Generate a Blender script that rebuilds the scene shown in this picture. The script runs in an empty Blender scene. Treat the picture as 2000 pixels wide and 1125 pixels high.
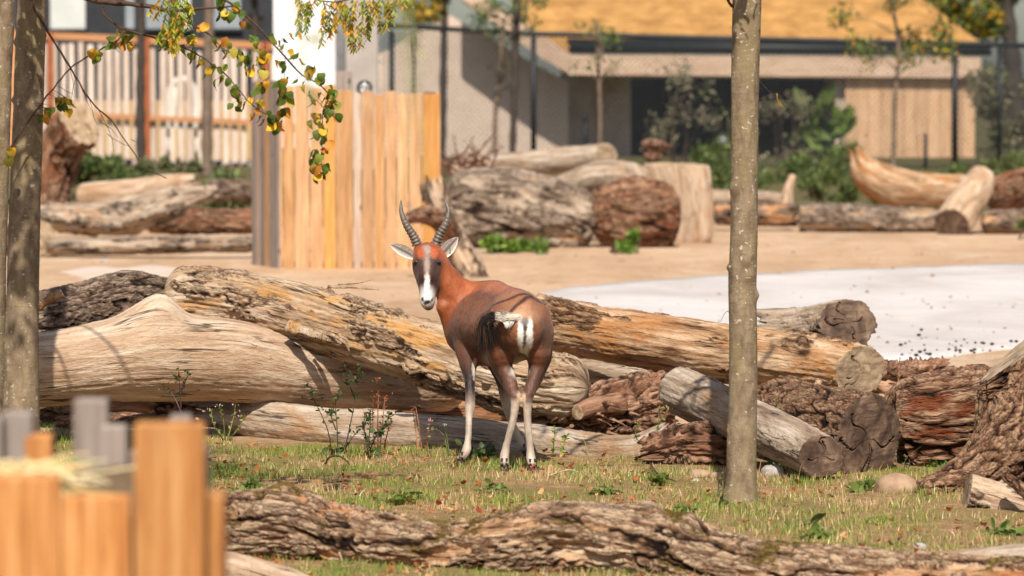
import bpy, math, random
import numpy as np
from mathutils import Vector

# ------------------------------------------------------------------ camera, light, exposure
SC = bpy.context.scene
COL = SC.collection
FPX, CAMH, HORIZ = 7500.0, 2.0, 170.0          # focal length in photo pixels, eye height, horizon row
TILT = math.atan((562.5 - HORIZ) / FPX)
cam_d = bpy.data.cameras.new('camera')
cam = bpy.data.objects.new('camera', cam_d); COL.objects.link(cam)
cam.location = (0, 0, CAMH); cam.rotation_euler = (math.pi / 2 - TILT, 0, 0)
cam_d.sensor_width = 36.0; cam_d.lens = FPX / 2000 * 36.0
cam_d.clip_start = 0.5; cam_d.clip_end = 3000
cam_d.dof.use_dof = True; cam_d.dof.focus_distance = 20.2; cam_d.dof.aperture_fstop = 3.1
cam_d.dof.aperture_blades = 9
SC.camera = cam

SUN_EL, SUN_AZ = math.radians(50), math.radians(0.5)      # azimuth measured from straight behind the camera towards its right
sdir = Vector((math.sin(SUN_AZ) * math.cos(SUN_EL), -math.cos(SUN_AZ) * math.cos(SUN_EL), math.sin(SUN_EL)))
world = bpy.data.worlds.new('World'); SC.world = world; world.use_nodes = True
wn = world.node_tree.nodes; wl = world.node_tree.links
for n in list(wn): wn.remove(n)
sky = wn.new('ShaderNodeTexSky'); sky.sky_type = 'NISHITA'; sky.sun_disc = False
sky.sun_elevation = SUN_EL; sky.sun_rotation = math.pi - SUN_AZ
sky.air_density = 1.0; sky.dust_density = 1.6; sky.ozone_density = 1.0
bg = wn.new('ShaderNodeBackground'); bg.inputs['Strength'].default_value = 0.085
wo = wn.new('ShaderNodeOutputWorld')
wl.new(sky.outputs[0], bg.inputs[0]); wl.new(bg.outputs[0], wo.inputs[0])
sun_d = bpy.data.lights.new('sun', 'SUN'); sun_d.energy = 5.0; sun_d.angle = math.radians(0.53); sun_d.color = (1.0, 0.93, 0.82)
sun = bpy.data.objects.new('sun', sun_d); COL.objects.link(sun)
sun.rotation_euler = (-sdir).to_track_quat('-Z', 'Y').to_euler(); sun.location = (0, 0, 30)
SC.view_settings.view_transform = 'Standard'; SC.view_settings.look = 'None'
SC.view_settings.exposure = 0.36; SC.view_settings.gamma = 1.0; SC.view_settings.use_curve_mapping = False
SC.render.engine = 'CYCLES'
SC.cycles.use_denoising = True
SC.cycles.max_bounces = 6; SC.cycles.diffuse_bounces = 3; SC.cycles.glossy_bounces = 2
SC.cycles.transmission_bounces = 3; SC.cycles.transparent_max_bounces = 6
SC.cycles.use_adaptive_sampling = True; SC.cycles.adaptive_threshold = 0.015

rng = np.random.default_rng(7)
random.seed(7)
cT, sT = math.cos(TILT), math.sin(TILT)
def P(px, py, D):
    """world point seen at photo pixel (px,py) at depth D (metres)"""
    a = (px - 1000.0) / FPX; b = (562.5 - py) / FPX
    return np.array([D * a, D * (cT + b * sT), CAMH + D * (-sT + b * cT)])
def px2m(r, D): return r * D / FPX
def G(px, py, z=0.0):
    """point of the level z below pixel"""
    a = (px - 1000.0) / FPX; b = (562.5 - py) / FPX
    D = (z - CAMH) / (-sT + b * cT)
    return P(px, py, D)

# ------------------------------------------------------------------ helpers
def lin(c):
    return tuple(((v / 255) / 12.92 if v / 255 <= 0.04045 else ((v / 255 + 0.055) / 1.055) ** 2.4) for v in c)
TAB = np.array([[1,1,0],[-1,1,0],[1,-1,0],[-1,-1,0],[1,0,1],[-1,0,1],[1,0,-1],[-1,0,-1],[0,1,1],[0,-1,1],[0,1,-1],[0,-1,-1],[1,1,0],[-1,1,0],[0,-1,1],[0,-1,-1]], float)
def perlin(p, seed=0):
    p = np.asarray(p, float); i0 = np.floor(p).astype(np.int64); f = p - i0
    u = f * f * f * (f * (f * 6 - 15) + 10); out = np.zeros(len(p))
    for dx in (0, 1):
        wx = u[:, 0] if dx else 1 - u[:, 0]
        for dy in (0, 1):
            wy = u[:, 1] if dy else 1 - u[:, 1]
            for dz in (0, 1):
                wz = u[:, 2] if dz else 1 - u[:, 2]
                h = ((i0[:, 0] + dx) * 73856093) ^ ((i0[:, 1] + dy) * 19349663) ^ ((i0[:, 2] + dz) * 83492791) ^ (seed * 265443576)
                h &= 0xffffffff; h = ((h ^ (h >> 13)) * 1274126177) & 0xffffffff; h ^= h >> 16
                g = TAB[h & 15]
                out += wx * wy * wz * (g[:, 0] * (f[:, 0] - dx) + g[:, 1] * (f[:, 1] - dy) + g[:, 2] * (f[:, 2] - dz))
    return out
def fbm(p, o=3, seed=0):
    s = 0; a = 1.0; t = 0
    for k in range(o):
        s = s + a * perlin(p * (2.03 ** k), seed + k * 17); t += a; a *= 0.5
    return s / t
def worley(p, seed=0):
    """nearest and second nearest feature distance and the id value of the nearest cell"""
    p = np.asarray(p, float); i0 = np.floor(p).astype(np.int64); F1 = np.full(len(p), 9.0); F2 = F1.copy(); ID = np.zeros(len(p))
    for dx in (-1, 0, 1):
        for dy in (-1, 0, 1):
            for dz in (-1, 0, 1):
                c = i0 + np.array([dx, dy, dz]); h = (c[:, 0] * 73856093) ^ (c[:, 1] * 19349663) ^ (c[:, 2] * 83492791) ^ (seed * 265443576)
                h &= 0xffffffff; h = ((h ^ (h >> 13)) * 1274126177) & 0xffffffff; h ^= h >> 16; h = (h * 2246822519) & 0xffffffff; h ^= h >> 15
                q = c + np.stack([(h & 1023) / 1023., ((h >> 10) & 1023) / 1023., ((h >> 20) & 1023) / 1023.], 1)
                d = ((p - q) ** 2).sum(1); n1 = d < F1; F2 = np.where(n1, F1, np.minimum(F2, d)); ID = np.where(n1, ((h >> 5) & 255) / 255., ID); F1 = np.where(n1, d, F1)
    return np.sqrt(F1), np.sqrt(F2), ID
def sstep(a, b, x):
    t = np.clip((x - a) / (b - a), 0, 1); return t * t * (3 - 2 * t)

def mk_mesh(name, V, Fs, mat=None, smooth=True, attrs=None):
    """V (n,3); Fs list of (m,k) index arrays; attrs name -> (n,) or (n,3)"""
    me = bpy.data.meshes.new(name); V = np.asarray(V, np.float32)
    if isinstance(Fs, np.ndarray): Fs = [Fs]
    Fs = [np.asarray(f, np.int32) for f in Fs if len(f)]
    me.vertices.add(len(V)); me.vertices.foreach_set('co', V.ravel())
    loops = np.concatenate([f.ravel() for f in Fs])
    tot = np.concatenate([np.full(len(f), f.shape[1], np.int32) for f in Fs])
    st = np.concatenate([[0], np.cumsum(tot)[:-1]]).astype(np.int32)
    me.loops.add(len(loops)); me.loops.foreach_set('vertex_index', loops)
    me.polygons.add(len(tot)); me.polygons.foreach_set('loop_start', st); me.polygons.foreach_set('loop_total', tot)
    me.polygons.foreach_set('use_smooth', np.full(len(tot), smooth))
    for k, a in (attrs or {}).items():
        a = np.asarray(a, np.float32)
        if a.ndim == 1:
            me.attributes.new(k, 'FLOAT', 'POINT').data.foreach_set('value', a)
        else:
            me.attributes.new(k, 'FLOAT_VECTOR', 'POINT').data.foreach_set('vector', a.ravel())
    me.update(calc_edges=True); me.validate()
    if mat: me.materials.append(mat)
    return me
def link(name, data, parent=None, loc=None):
    o = bpy.data.objects.new(name, data); COL.objects.link(o)
    if parent is not None: o.parent = parent
    if loc is not None: o.location = loc
    return o
def tag(o, label=None, cat=None, group=None, kind=None):
    if label: o['label'] = label
    if cat: o['category'] = cat
    if group: o['group'] = group
    if kind: o['kind'] = kind
    return o
def thing(name, label, cat, loc, group=None):
    o = bpy.data.objects.new(name, None); COL.objects.link(o); o.location = loc; o.empty_display_size = 0.1
    return tag(o, label, cat, group)
def part(name, parent, V, Fs, mat, smooth=True, attrs=None, off=None):
    """part whose V is in world space; parent is an unrotated Empty (or off gives total offset)"""
    o = np.array(parent.location) if off is None else np.array(off)
    return link(name, mk_mesh(name, np.asarray(V) - o, Fs, mat, smooth, attrs), parent)

class MB:
    """collects boxes, tubes and polygons"""
    def __init__(s): s.V = []; s.Q = []; s.T = []; s.C = []; s.n = 0
    def add(s, V, Q=None, T=None, col=None):
        V = np.asarray(V, float)
        if Q is not None and len(Q): s.Q.append(np.asarray(Q) + s.n)
        if T is not None and len(T): s.T.append(np.asarray(T) + s.n)
        s.V.append(V); s.C.append(np.tile(np.array(col if col is not None else (.5, .5, .5), float), (len(V), 1))); s.n += len(V); return s
    def box(s, c, d, rot=0.0, tilt=0.0, col=None, bev=0.0):
        x, y, z = np.array(d) / 2.0
        if bev > 0:
            b = min(bev, x * .5, y * .5, z * .5)
            v = []
            for zz, k in ((-z, b), (-z + b, 0), (z - b, 0), (z, b)):
                xs, ys = x - k, y - k; v += [(-xs, -ys, zz), (xs, -ys, zz), (xs, ys, zz), (-xs, ys, zz)]
            q = [(3, 2, 1, 0), (12, 13, 14, 15)]
            for r in range(3):
                for i in range(4): q.append((r * 4 + i, r * 4 + (i + 1) % 4, r * 4 + 4 + (i + 1) % 4, r * 4 + 4 + i))
        else:
            v = [(-x, -y, -z), (x, -y, -z), (x, y, -z), (-x, y, -z), (-x, -y, z), (x, -y, z), (x, y, z), (-x, y, z)]
            q = [(3, 2, 1, 0), (4, 5, 6, 7), (0, 1, 5, 4), (1, 2, 6, 5), (2, 3, 7, 6), (3, 0, 4, 7)]
        v = np.array(v)
        if tilt: 
            ca, sa = math.cos(tilt), math.sin(tilt); v = np.c_[v[:, 0] * ca + v[:, 2] * sa, v[:, 1], -v[:, 0] * sa + v[:, 2] * ca]
        ca, sa = math.cos(rot), math.sin(rot)
        v = np.c_[v[:, 0] * ca - v[:, 1] * sa, v[:, 0] * sa + v[:, 1] * ca, v[:, 2]] + np.array(c)
        return s.add(v, Q=q, col=col)
    def tube(s, pts, rad, n=6, col=None, cap=True):
        pts = np.asarray(pts, float); rad = np.broadcast_to(np.asarray(rad, float), (len(pts),))
        T, Nn, B = frames(pts); th = np.arange(n) / n * 2 * math.pi
        V = pts[:, None] + rad[:, None, None] * (Nn[:, None] * np.cos(th)[None, :, None] + B[:, None] * np.sin(th)[None, :, None])
        m = len(pts); V = V.reshape(-1, 3)
        i = np.arange(m - 1)[:, None] * n + np.arange(n)[None]; j = np.arange(m - 1)[:, None] * n + (np.arange(n)[None] + 1) % n
        Q = np.stack([i, j, j + n, i + n], -1).reshape(-1, 4)
        Tt = []
        if cap:
            V = np.r_[V, pts[:1], pts[-1:]]
            for k in range(n): Tt += [(k + 1 if k + 1 < n else 0, k, m * n), ((m - 1) * n + k, (m - 1) * n + (k + 1) % n, m * n + 1)]
        return s.add(V, Q=Q, T=np.array(Tt).reshape(-1, 3).astype(int), col=col)
    def arrays(s):
        F = []
        if s.Q: F.append(np.concatenate(s.Q))
        if s.T: F.append(np.concatenate(s.T))
        return np.concatenate(s.V), F, np.concatenate(s.C)
    def build(s, name, mat, parent=None, smooth=False, off=None):
        V, F, C = s.arrays()
        o = np.zeros(3) if parent is None else (np.array(parent.location) if off is None else np.array(off))
        return link(name, mk_mesh(name, V - o, F, mat, smooth, {'col': C}), parent)

def frames(pts, ref=None):
    T = np.gradient(pts, axis=0); T /= np.linalg.norm(T, axis=1)[:, None] + 1e-12
    mean = pts[-1] - pts[0]; mean = mean / (np.linalg.norm(mean) + 1e-12)
    if ref is None: ref = np.array([0, 0, 1.0]) if abs(mean[2]) < 0.8 else np.array([0, -1.0, 0])
    N = np.tile(ref, (len(pts), 1)); N = N - (N * T).sum(1)[:, None] * T; N /= np.linalg.norm(N, axis=1)[:, None] + 1e-12
    return T, N, np.cross(T, N)
def catmull(K, n):
    """resample a control polyline of any width (n,d) with first 3 = xyz, uniform in arc length"""
    K = np.asarray(K, float)
    if len(K) == 2: K = np.array([K[0], K[0] * .5 + K[1] * .5, K[1]])
    E = np.vstack([2 * K[0] - K[1], K, 2 * K[-1] - K[-2]]); out = []
    for i in range(len(K) - 1):
        a, b, c, d = E[i], E[i + 1], E[i + 2], E[i + 3]; t = np.linspace(0, 1, 24, endpoint=False)[:, None]
        out.append(0.5 * (2 * b + (c - a) * t + (2 * a - 5 * b + 4 * c - d) * t * t + (3 * b - a - 3 * c + d) * t ** 3))
    out = np.vstack(out + [K[-1:]])
    s = np.r_[0, np.cumsum(np.linalg.norm(np.diff(out[:, :3], axis=0), axis=1))]
    q = np.linspace(0, s[-1], n)
    return np.stack([np.interp(q, s, out[:, k]) for k in range(out.shape[1])], 1)

# ------------------------------------------------------------------ materials
class NM:
    def __init__(s, name):
        s.m = bpy.data.materials.new(name); s.m.use_nodes = True; s.t = s.m.node_tree
        for n in list(s.t.nodes): s.t.nodes.remove(n)
        s.out = s.t.nodes.new('ShaderNodeOutputMaterial')
    def n(s, typ, **kw):
        nd = s.t.nodes.new('ShaderNode' + typ)
        for k, v in kw.items():
            if k.startswith('_'): setattr(nd, k[1:], v); continue
            key = k.replace('__', ' ')
            tgt = nd.inputs[int(k[1:])] if k[0] == 'i' and k[1:].isdigit() else nd.inputs[key]
            if isinstance(v, bpy.types.NodeSocket): s.t.links.new(v, tgt)
            else:
                if hasattr(tgt.default_value, '__len__') and not hasattr(v, '__len__'): v = (v, v, v)
                if hasattr(tgt.default_value, '__len__') and len(tgt.default_value) == 4 and len(v) == 3: v = (*v, 1)
                tgt.default_value = v
        return nd
    def attr(s, name, out='Vector'): return s.n('Attribute', _attribute_name=name).outputs[out]
    def ramp(s, fac, stops):
        r = s.n('ValToRGB', Fac=fac); e = r.color_ramp.elements
        while len(e) < len(stops): e.new(0.5)
        for k, (p, c) in enumerate(stops):
            e[k].position = p; e[k].color = (*(c if hasattr(c, '__len__') else (c, c, c)), 1)
        return r.outputs['Color']
    def mix(s, fac, a, b, mode='MIX'):
        m = s.n('Mix', _data_type='RGBA', _blend_type=mode)
        for sock, v in ((m.inputs[0], fac), (m.inputs[6], a), (m.inputs[7], b)):
            if isinstance(v, bpy.types.NodeSocket): s.t.links.new(v, sock)
            else: sock.default_value = v if not hasattr(v, '__len__') else ((*v, 1) if len(v) == 3 else v)
        return m.outputs[2]
    def math(s, op, a, b=0.0, clamp=False):
        m = s.n('Math', _operation=op, _use_clamp=clamp)
        for sock, v in ((m.inputs[0], a), (m.inputs[1], b)):
            if isinstance(v, bpy.types.NodeSocket): s.t.links.new(v, sock)
            else: sock.default_value = v
        return m.outputs[0]
    def noise(s, vec, scale, detail=4, rough=0.6, dist=0.0, stretch=None):
        if stretch is not None:
            vec = s.n('Mapping', Vector=vec, Scale=stretch).outputs[0]
        return s.n('TexNoise', Vector=vec, Scale=scale, Detail=detail, Roughness=rough, Distortion=dist).outputs['Fac']
    def done(s, color, rough=0.8, bump=None, bstr=0.3, bdist=0.01, spec=0.3, **kw):
        b = s.n('BsdfPrincipled', Roughness=rough); b.inputs['Specular IOR Level'].default_value = spec
        if isinstance(color, bpy.types.NodeSocket): s.t.links.new(color, b.inputs['Base Color'])
        else: b.inputs['Base Color'].default_value = (*color, 1)
        for k, v in kw.items(): b.inputs[k.replace('__', ' ')].default_value = v
        if bump is not None:
            bn = s.n('Bump', Height=bump, Strength=bstr, Distance=bdist); s.t.links.new(bn.outputs[0], b.inputs['Normal'])
        s.t.links.new(b.outputs[0], s.out.inputs[0]); s.b = b
        return s.m

def log_material(name, bare, stain, bark, redrot=None, moss=None, fib=70, streak=0.8):
    """bare: three weathered-wood colours dark->pale; stain: patch colour; bark: (furrow, mid, ridge)"""
    m = NM(name); lc = m.attr('lc')
    f1 = m.noise(lc, 1, 6, 0.65, 0.3, (2.0, 16, 16))
    f2 = m.noise(lc, 1, 5, 0.7, 0.2, (5, fib, fib))
    f3 = m.noise(lc, 1, 4, 0.6, 0.6, (1.6, 4.5, 4.5))
    f4 = m.noise(lc, 1, 5, 0.65, 0.5, (5, 18, 18))
    c = m.ramp(f1, [(0.30, lin(bare[0])), (0.47, lin(bare[1])), (0.64, lin(bare[2]))])
    c = m.mix(m.ramp(f3, [(0.52, 0), (0.64, 0.9)]), c, lin(stain))
    c = m.mix(m.ramp(f4, [(0.60, 0), (0.68, 0.55)]), c, lin(bare[0]))
    c = m.mix(m.ramp(f2, [(0.30, streak), (0.47, 0.0)]), c, lin(tuple(v * 0.45 for v in bare[0])))
    def cracks(st, wid, det, dist, gate=None):
        q = m.math('ABSOLUTE', m.math('SUBTRACT', m.noise(lc, 1, det, 0.55, dist, st), 0.5)); k_ = m.ramp(q, [(wid * .35, 1), (wid, 0)])
        return m.math('MULTIPLY', k_, m.ramp(m.noise(lc, 1, 3, 0.5, 0, gate), [(0.5, 0), (0.58, 1)])) if gate else k_
    chk = cracks((1.3, 20, 20), 0.016, 2, 0.3, (2.5, 6, 6)); c = m.mix(m.math('MULTIPLY', chk, 0.85), c, lin((48, 36, 28)))
    bk1 = cracks((6, 26, 26), 0.032, 4, 0.7); bk2 = cracks((15, 50, 50), 0.024, 3, 0.5)  # dark bark cracks, crack occlusion painted into their colour too
    bkc = m.math('MAXIMUM', bk1, m.math('MULTIPLY', bk2, 0.6))
    g1 = m.noise(lc, 1, 6, 0.7, 0.4, (14, 45, 45))
    cav = m.attr('cav', 'Fac')
    k = m.math('ADD', m.math('MULTIPLY', cav, 0.75), m.math('MULTIPLY', g1, 0.5))
    bc = m.ramp(k, [(0.30, lin(bark[0])), (0.62, lin(bark[1])), (0.95, lin(bark[2]))])
    if redrot is not None:
        bc = m.mix(m.ramp(m.noise(lc, 1, 5, 0.6, 0.8, (4, 7, 7)), [(0.56, 0), (0.63, 0.9)]), bc, lin(redrot))
    bc = m.mix(m.math('MULTIPLY', bkc, 0.5), bc, lin(tuple(v * .6 for v in bark[0])))
    msk = m.attr('msk', 'Fac')
    col = m.mix(msk, c, bc)
    if moss is not None:
        nz = m.n('SeparateXYZ', Vector=m.n('NewGeometry').outputs['Normal']).outputs[2]
        mm = m.ramp(m.math('ADD', m.noise(lc, 1, 6, 0.7, 0.3, (4.5, 6, 6)), m.math('MULTIPLY', nz, 0.12)), [(0.60, 0), (0.66, 1)])
        col = m.mix(mm, col, m.ramp(m.noise(lc, 90, 3), [(0.3, lin(tuple(v * .55 for v in moss))), (0.7, lin(moss))]))
    g2 = m.noise(lc, 1, 6, 0.75, 0.3, (45, 110, 110))
    col = m.mix(m.ramp(g2, [(0.30, 0.45), (0.47, 0.0)]), col, lin((44, 33, 27)))
    h = m.math('ADD', m.math('ADD', m.math('MULTIPLY', f2, 0.7), m.math('MULTIPLY', g1, 0.9)), m.math('MULTIPLY', g2, 0.5))
    h = m.math('SUBTRACT', h, m.math('ADD', m.math('MULTIPLY', m.math('MULTIPLY', bkc, msk), 1.1), m.math('MULTIPLY', chk, 0.6)))
    return m.done(col, 0.88, h, 0.8, 0.022, 0.15)

def endgrain_material(name, c0, c1, dark):
    m = NM(name); lc = m.attr('lc')
    r = m.n('SeparateXYZ', Vector=lc)
    rad = m.math('ADD', r.outputs[0], m.math('MULTIPLY', m.noise(lc, 6, 3), 0.03))
    w = m.math('SINE', m.math('MULTIPLY', rad, 800.0))
    saw = m.noise(lc, 1, 4, 0.6, 0.2, (6, 60, 9))
    big = m.noise(lc, 9, 5, 0.65, 0.6)
    c = m.ramp(big, [(0.34, lin(dark)), (0.5, lin(c0)), (0.68, lin(c1))])
    c = m.mix(m.math('MULTIPLY', m.math('ADD', w, 1.0), 0.05), c, lin(dark))
    c = m.mix(m.ramp(saw, [(0.35, 0.5), (0.5, 0)]), c, lin(dark))
    c = m.mix(m.attr('cav', 'Fac'), lin((22, 17, 13)), c)
    return m.done(c, 0.9, m.math('ADD', m.math('MULTIPLY', w, 0.08), saw), 0.5, 0.006, 0.15)

def vcol_material(name, rough=0.8, spec=0.2, noise=None, trans=0.0, bump=None):
    m = NM(name); c = m.attr('col', 'Color')
    if noise:
        pos = m.n('NewGeometry').outputs['Position']
        f = m.noise(pos, noise[0], 5, 0.65, 0.3, noise[2] if len(noise) > 2 else None)
        c = m.mix(1.0, c, m.ramp(f, [(0.25, 1 - noise[1]), (0.75, 1 + noise[1])]), 'MULTIPLY')
    mat = m.done(c, rough, spec=spec)
    if bump: 
        bn = m.n('Bump', Height=f, Strength=bump, Distance=0.01); m.t.links.new(bn.outputs[0], m.b.inputs['Normal'])
    if trans:
        t = m.n('BsdfTranslucent'); m.t.links.new(c, t.inputs[0])
        mx = m.n('MixShader', Fac=trans); m.t.links.new(m.b.outputs[0], mx.inputs[1]); m.t.links.new(t.outputs[0], mx.inputs[2]); m.t.links.new(mx.outputs[0], m.out.inputs[0])
    return mat

def plank_material(name, c0, c1, c2, knots=True, axis=2, scale=1.0):
    """sawn board: long grain along local z, colour shifts per object"""
    m = NM(name); co = m.n('TexCoord').outputs['Object']; oi = m.n('ObjectInfo')
    sh = m.n('VectorMath', _operation='ADD'); m.t.links.new(co, sh.inputs[0])
    cx = m.n('CombineXYZ'); m.t.links.new(m.math('MULTIPLY', oi.outputs['Random'], 37.0), cx.inputs[0]); m.t.links.new(m.math('MULTIPLY', oi.outputs['Random'], 91.0), cx.inputs[2])
    m.t.links.new(cx.outputs[0], sh.inputs[1]); v = sh.outputs[0]
    st = [38, 38, 38]; st[axis] = 2.2; st = tuple(q * scale for q in st)
    f = m.noise(v, 1, 6, 0.6, 0.5, st); st2 = [9, 9, 9]; st2[axis] = 1.4
    g = m.noise(v, 1, 4, 0.6, 1.0, tuple(q * scale for q in st2))
    c = m.ramp(f, [(0.3, lin(c0)), (0.5, lin(c1)), (0.72, lin(c2))])
    c = m.mix(m.ramp(g, [(0.45, 0), (0.7, 0.55)]), c, lin(c0))
    if knots:
        st3 = [7, 7, 7]; st3[axis] = 3.5
        vo = m.n('TexVoronoi', Vector=m.n('Mapping', Vector=v, Scale=st3).outputs[0], Scale=1.0)
        c = m.mix(m.ramp(vo.outputs['Distance'], [(0.08, 0.9), (0.15, 0)]), c, lin(tuple(q * .55 for q in c0)))
    hsv = m.n('HueSaturation', Color=c, Value=1.0); m.t.links.new(m.math('ADD', m.math('MULTIPLY', oi.outputs['Random'], 0.35), 0.82), hsv.inputs['Value'])
    return m.done(hsv.outputs[0], 0.75, f, 0.35, 0.005, 0.25)

def plain_material(name, c0, c1=None, scale=6.0, rough=0.8, stretch=None, spec=0.3, bump=0.2):
    m = NM(name); co = m.n('TexCoord').outputs['Object']; c1 = c1 or tuple(v * .82 for v in c0)
    f = m.noise(co, scale, 6, 0.65, 0.2, stretch)
    return m.done(m.ramp(f, [(0.3, lin(c1)), (0.7, lin(c0))]), rough, f, bump, 0.01, spec)

M = {}
M['pale_log'] = log_material('weathered_pale_wood', ((158, 126, 100), (192, 162, 134), (214, 192, 168)), (176, 140, 106), ((46, 34, 28), (110, 88, 70), (150, 130, 112)), streak=0.4)
M['grey_log'] = log_material('weathered_grey_wood', ((112, 92, 76), (168, 146, 124), (202, 186, 168)), (168, 132, 98), ((48, 36, 30), (126, 106, 89), (172, 154, 136)), streak=0.5)
M['ochre_log'] = log_material('peeled_ochre_wood', ((98, 66, 44), (182, 144, 108), (216, 190, 160)), (172, 116, 66), ((46, 30, 22), (112, 78, 54), (160, 126, 96)))
M['shaggy_log'] = log_material('shaggy_peeling_wood', ((108, 82, 62), (176, 146, 116), (212, 192, 168)), (194, 144, 84), ((58, 42, 34), (142, 112, 86), (188, 162, 134)))
M['bark'] = log_material('furrowed_brown_bark', ((120, 84, 58), (176, 134, 96), (206, 172, 134)), (190, 120, 70), ((38, 27, 22), (112, 90, 74), (160, 139, 121)))
M['dark_bark'] = log_material('deep_dark_bark', ((110, 72, 50), (150, 104, 72), (180, 140, 106)), (132, 80, 50), ((34, 22, 17), (116, 82, 60), (166, 132, 104)))
M['red_bark'] = log_material('red_rotten_bark', ((96, 62, 44), (138, 98, 74), (176, 138, 110)), (120, 78, 52), ((34, 21, 16), (116, 80, 58), (168, 134, 108)), redrot=(120, 60, 32))
M['mossy_bark'] = log_material('mossy_furrowed_bark', ((124, 82, 54), (188, 146, 110), (214, 186, 156)), (170, 112, 70), ((34, 22, 17), (132, 100, 76), (188, 160, 132)), moss=(128, 104, 52))
M['red_shred'] = log_material('red_brown_shredded_wood', ((84, 56, 42), (148, 108, 84), (190, 152, 124)), (134, 92, 66), ((46, 30, 23), (118, 84, 64), (166, 130, 106)))
M['end_grey'] = endgrain_material('weathered_end_grain', (160, 138, 112), (192, 170, 142), (110, 90, 70))
M['end_dark'] = endgrain_material('dark_end_grain', (104, 84, 70), (144, 120, 100), (66, 52, 44))
M['end_pale'] = endgrain_material('pale_end_grain', (176, 150, 120), (206, 184, 156), (126, 100, 76))
M['vc'] = vcol_material('painted_matte', 0.75)
M['leaf'] = vcol_material('leaf', 0.55, 0.35, trans=0.35)
M['grassm'] = vcol_material('grass_blade', 0.7, 0.2, trans=0.25)
M['twig'] = plain_material('twig_bark', (92, 66, 52), (52, 38, 32), 60)

# ------------------------------------------------------------------ ground
def gz(x, y):
    x = np.asarray(x, float); y = np.asarray(y, float)
    p = np.stack([np.broadcast_to(x, np.broadcast(x, y).shape).ravel(), np.broadcast_to(y, np.broadcast(x, y).shape).ravel(), np.zeros(np.broadcast(x, y).size)], 1)
    z = 0.025 * fbm(p * 0.9, 3, 5) + 0.012 * fbm(p * 3.7, 2, 9)
    z = z.reshape(np.broadcast(x, y).shape) * (1 - .9 * sstep(23.5, 26, y))
    return z + 0.55 * sstep(55, 66, y)
def make_ground():
    ys = np.concatenate([np.linspace(-20, 14, 12, endpoint=False), np.linspace(14, 24, 200, endpoint=False), np.linspace(24, 70, 120, endpoint=False), np.geomspace(70, 2200, 30)])
    us = np.concatenate([-np.geomspace(1, 40, 14)[::-1] , np.linspace(-1, 1, 181)[1:-1], np.geomspace(1, 40, 14)])
    w = np.interp(ys, [-20, 14, 24, 70, 2200], [3.0, 3.2, 4.2, 12, 300])
    X = us[None] * w[:, None]; Y = np.repeat(ys[:, None], len(us), 1)
    Z = gz(X, Y); V = np.stack([X, Y, Z], -1).reshape(-1, 3)
    a, b = len(ys), len(us); i = (np.arange(a - 1)[:, None] * b + np.arange(b - 1)[None]).ravel()
    Q = np.stack([i, i + 1, i + b + 1, i + b], 1)
    m = NM('sand_and_turf_soil'); pos = m.n('NewGeometry').outputs['Position']; sp = m.n('SeparateXYZ', Vector=pos)
    n1 = m.noise(pos, 1.3, 6, 0.65); n2 = m.noise(pos, 14, 6, 0.7); n3 = m.noise(pos, 70, 4, 0.7)
    sand = m.ramp(m.noise(pos, 0.5, 6, 0.6, 0.4, (1, 0.5, 1)), [(0.3, lin((168, 138, 110))), (0.5, lin((186, 155, 125))), (0.7, lin((198, 168, 139)))])
    sand = m.mix(m.ramp(n2, [(0.3, 0.5), (0.5, 0)]), sand, lin((150, 116, 86)))
    n4 = m.noise(pos, 3.2, 5, 0.7, 0.8, (1, .45, 1)); sand = m.mix(m.ramp(n4, [(0.52, 0), (0.66, 0.55)]), sand, lin((146, 114, 86)))
    n5 = m.noise(pos, 1.1, 4, 0.6, 0.8, (1, .4, 1)); sand = m.mix(m.ramp(n5, [(0.54, 0), (0.66, 0.5)]), sand, lin((206, 184, 160)))
    soil = m.ramp(n2, [(0.3, lin((112, 86, 62))), (0.5, lin((150, 118, 86))), (0.7, lin((178, 144, 108)))])
    soil = m.mix(m.ramp(n1, [(0.42, 0), (0.6, 0.75)]), soil, lin((116, 106, 62)))
    soil = m.mix(m.ramp(n3, [(0.35, 0.6), (0.5, 0)]), soil, lin((72, 56, 38)))
    edge = m.math('ADD', sp.outputs[1], m.math('MULTIPLY', m.math('SUBTRACT', n1, 0.5), 1.6))
    turf = m.ramp(m.math('DIVIDE', edge, 100.0), [(0.217, 1), (0.2215, 0)])
    far = m.ramp(m.math('DIVIDE', edge, 100.0), [(0.565, 0), (0.585, 1)])
    green = m.ramp(n1, [(0.3, lin((96, 82, 58))), (0.7, lin((84, 88, 52)))])
    c = m.mix(turf, sand, soil); c = m.mix(far, c, green)
    mat = m.done(c, 0.95, m.math('ADD', n2, m.math('MULTIPLY', n3, 0.5)), 0.5, 0.03, 0.1)
    o = link('ground', mk_mesh('ground', V, Q, mat)); tag(o, 'sandy yard with a strip of dry turf in front', None, None, 'structure')
make_ground()

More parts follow.
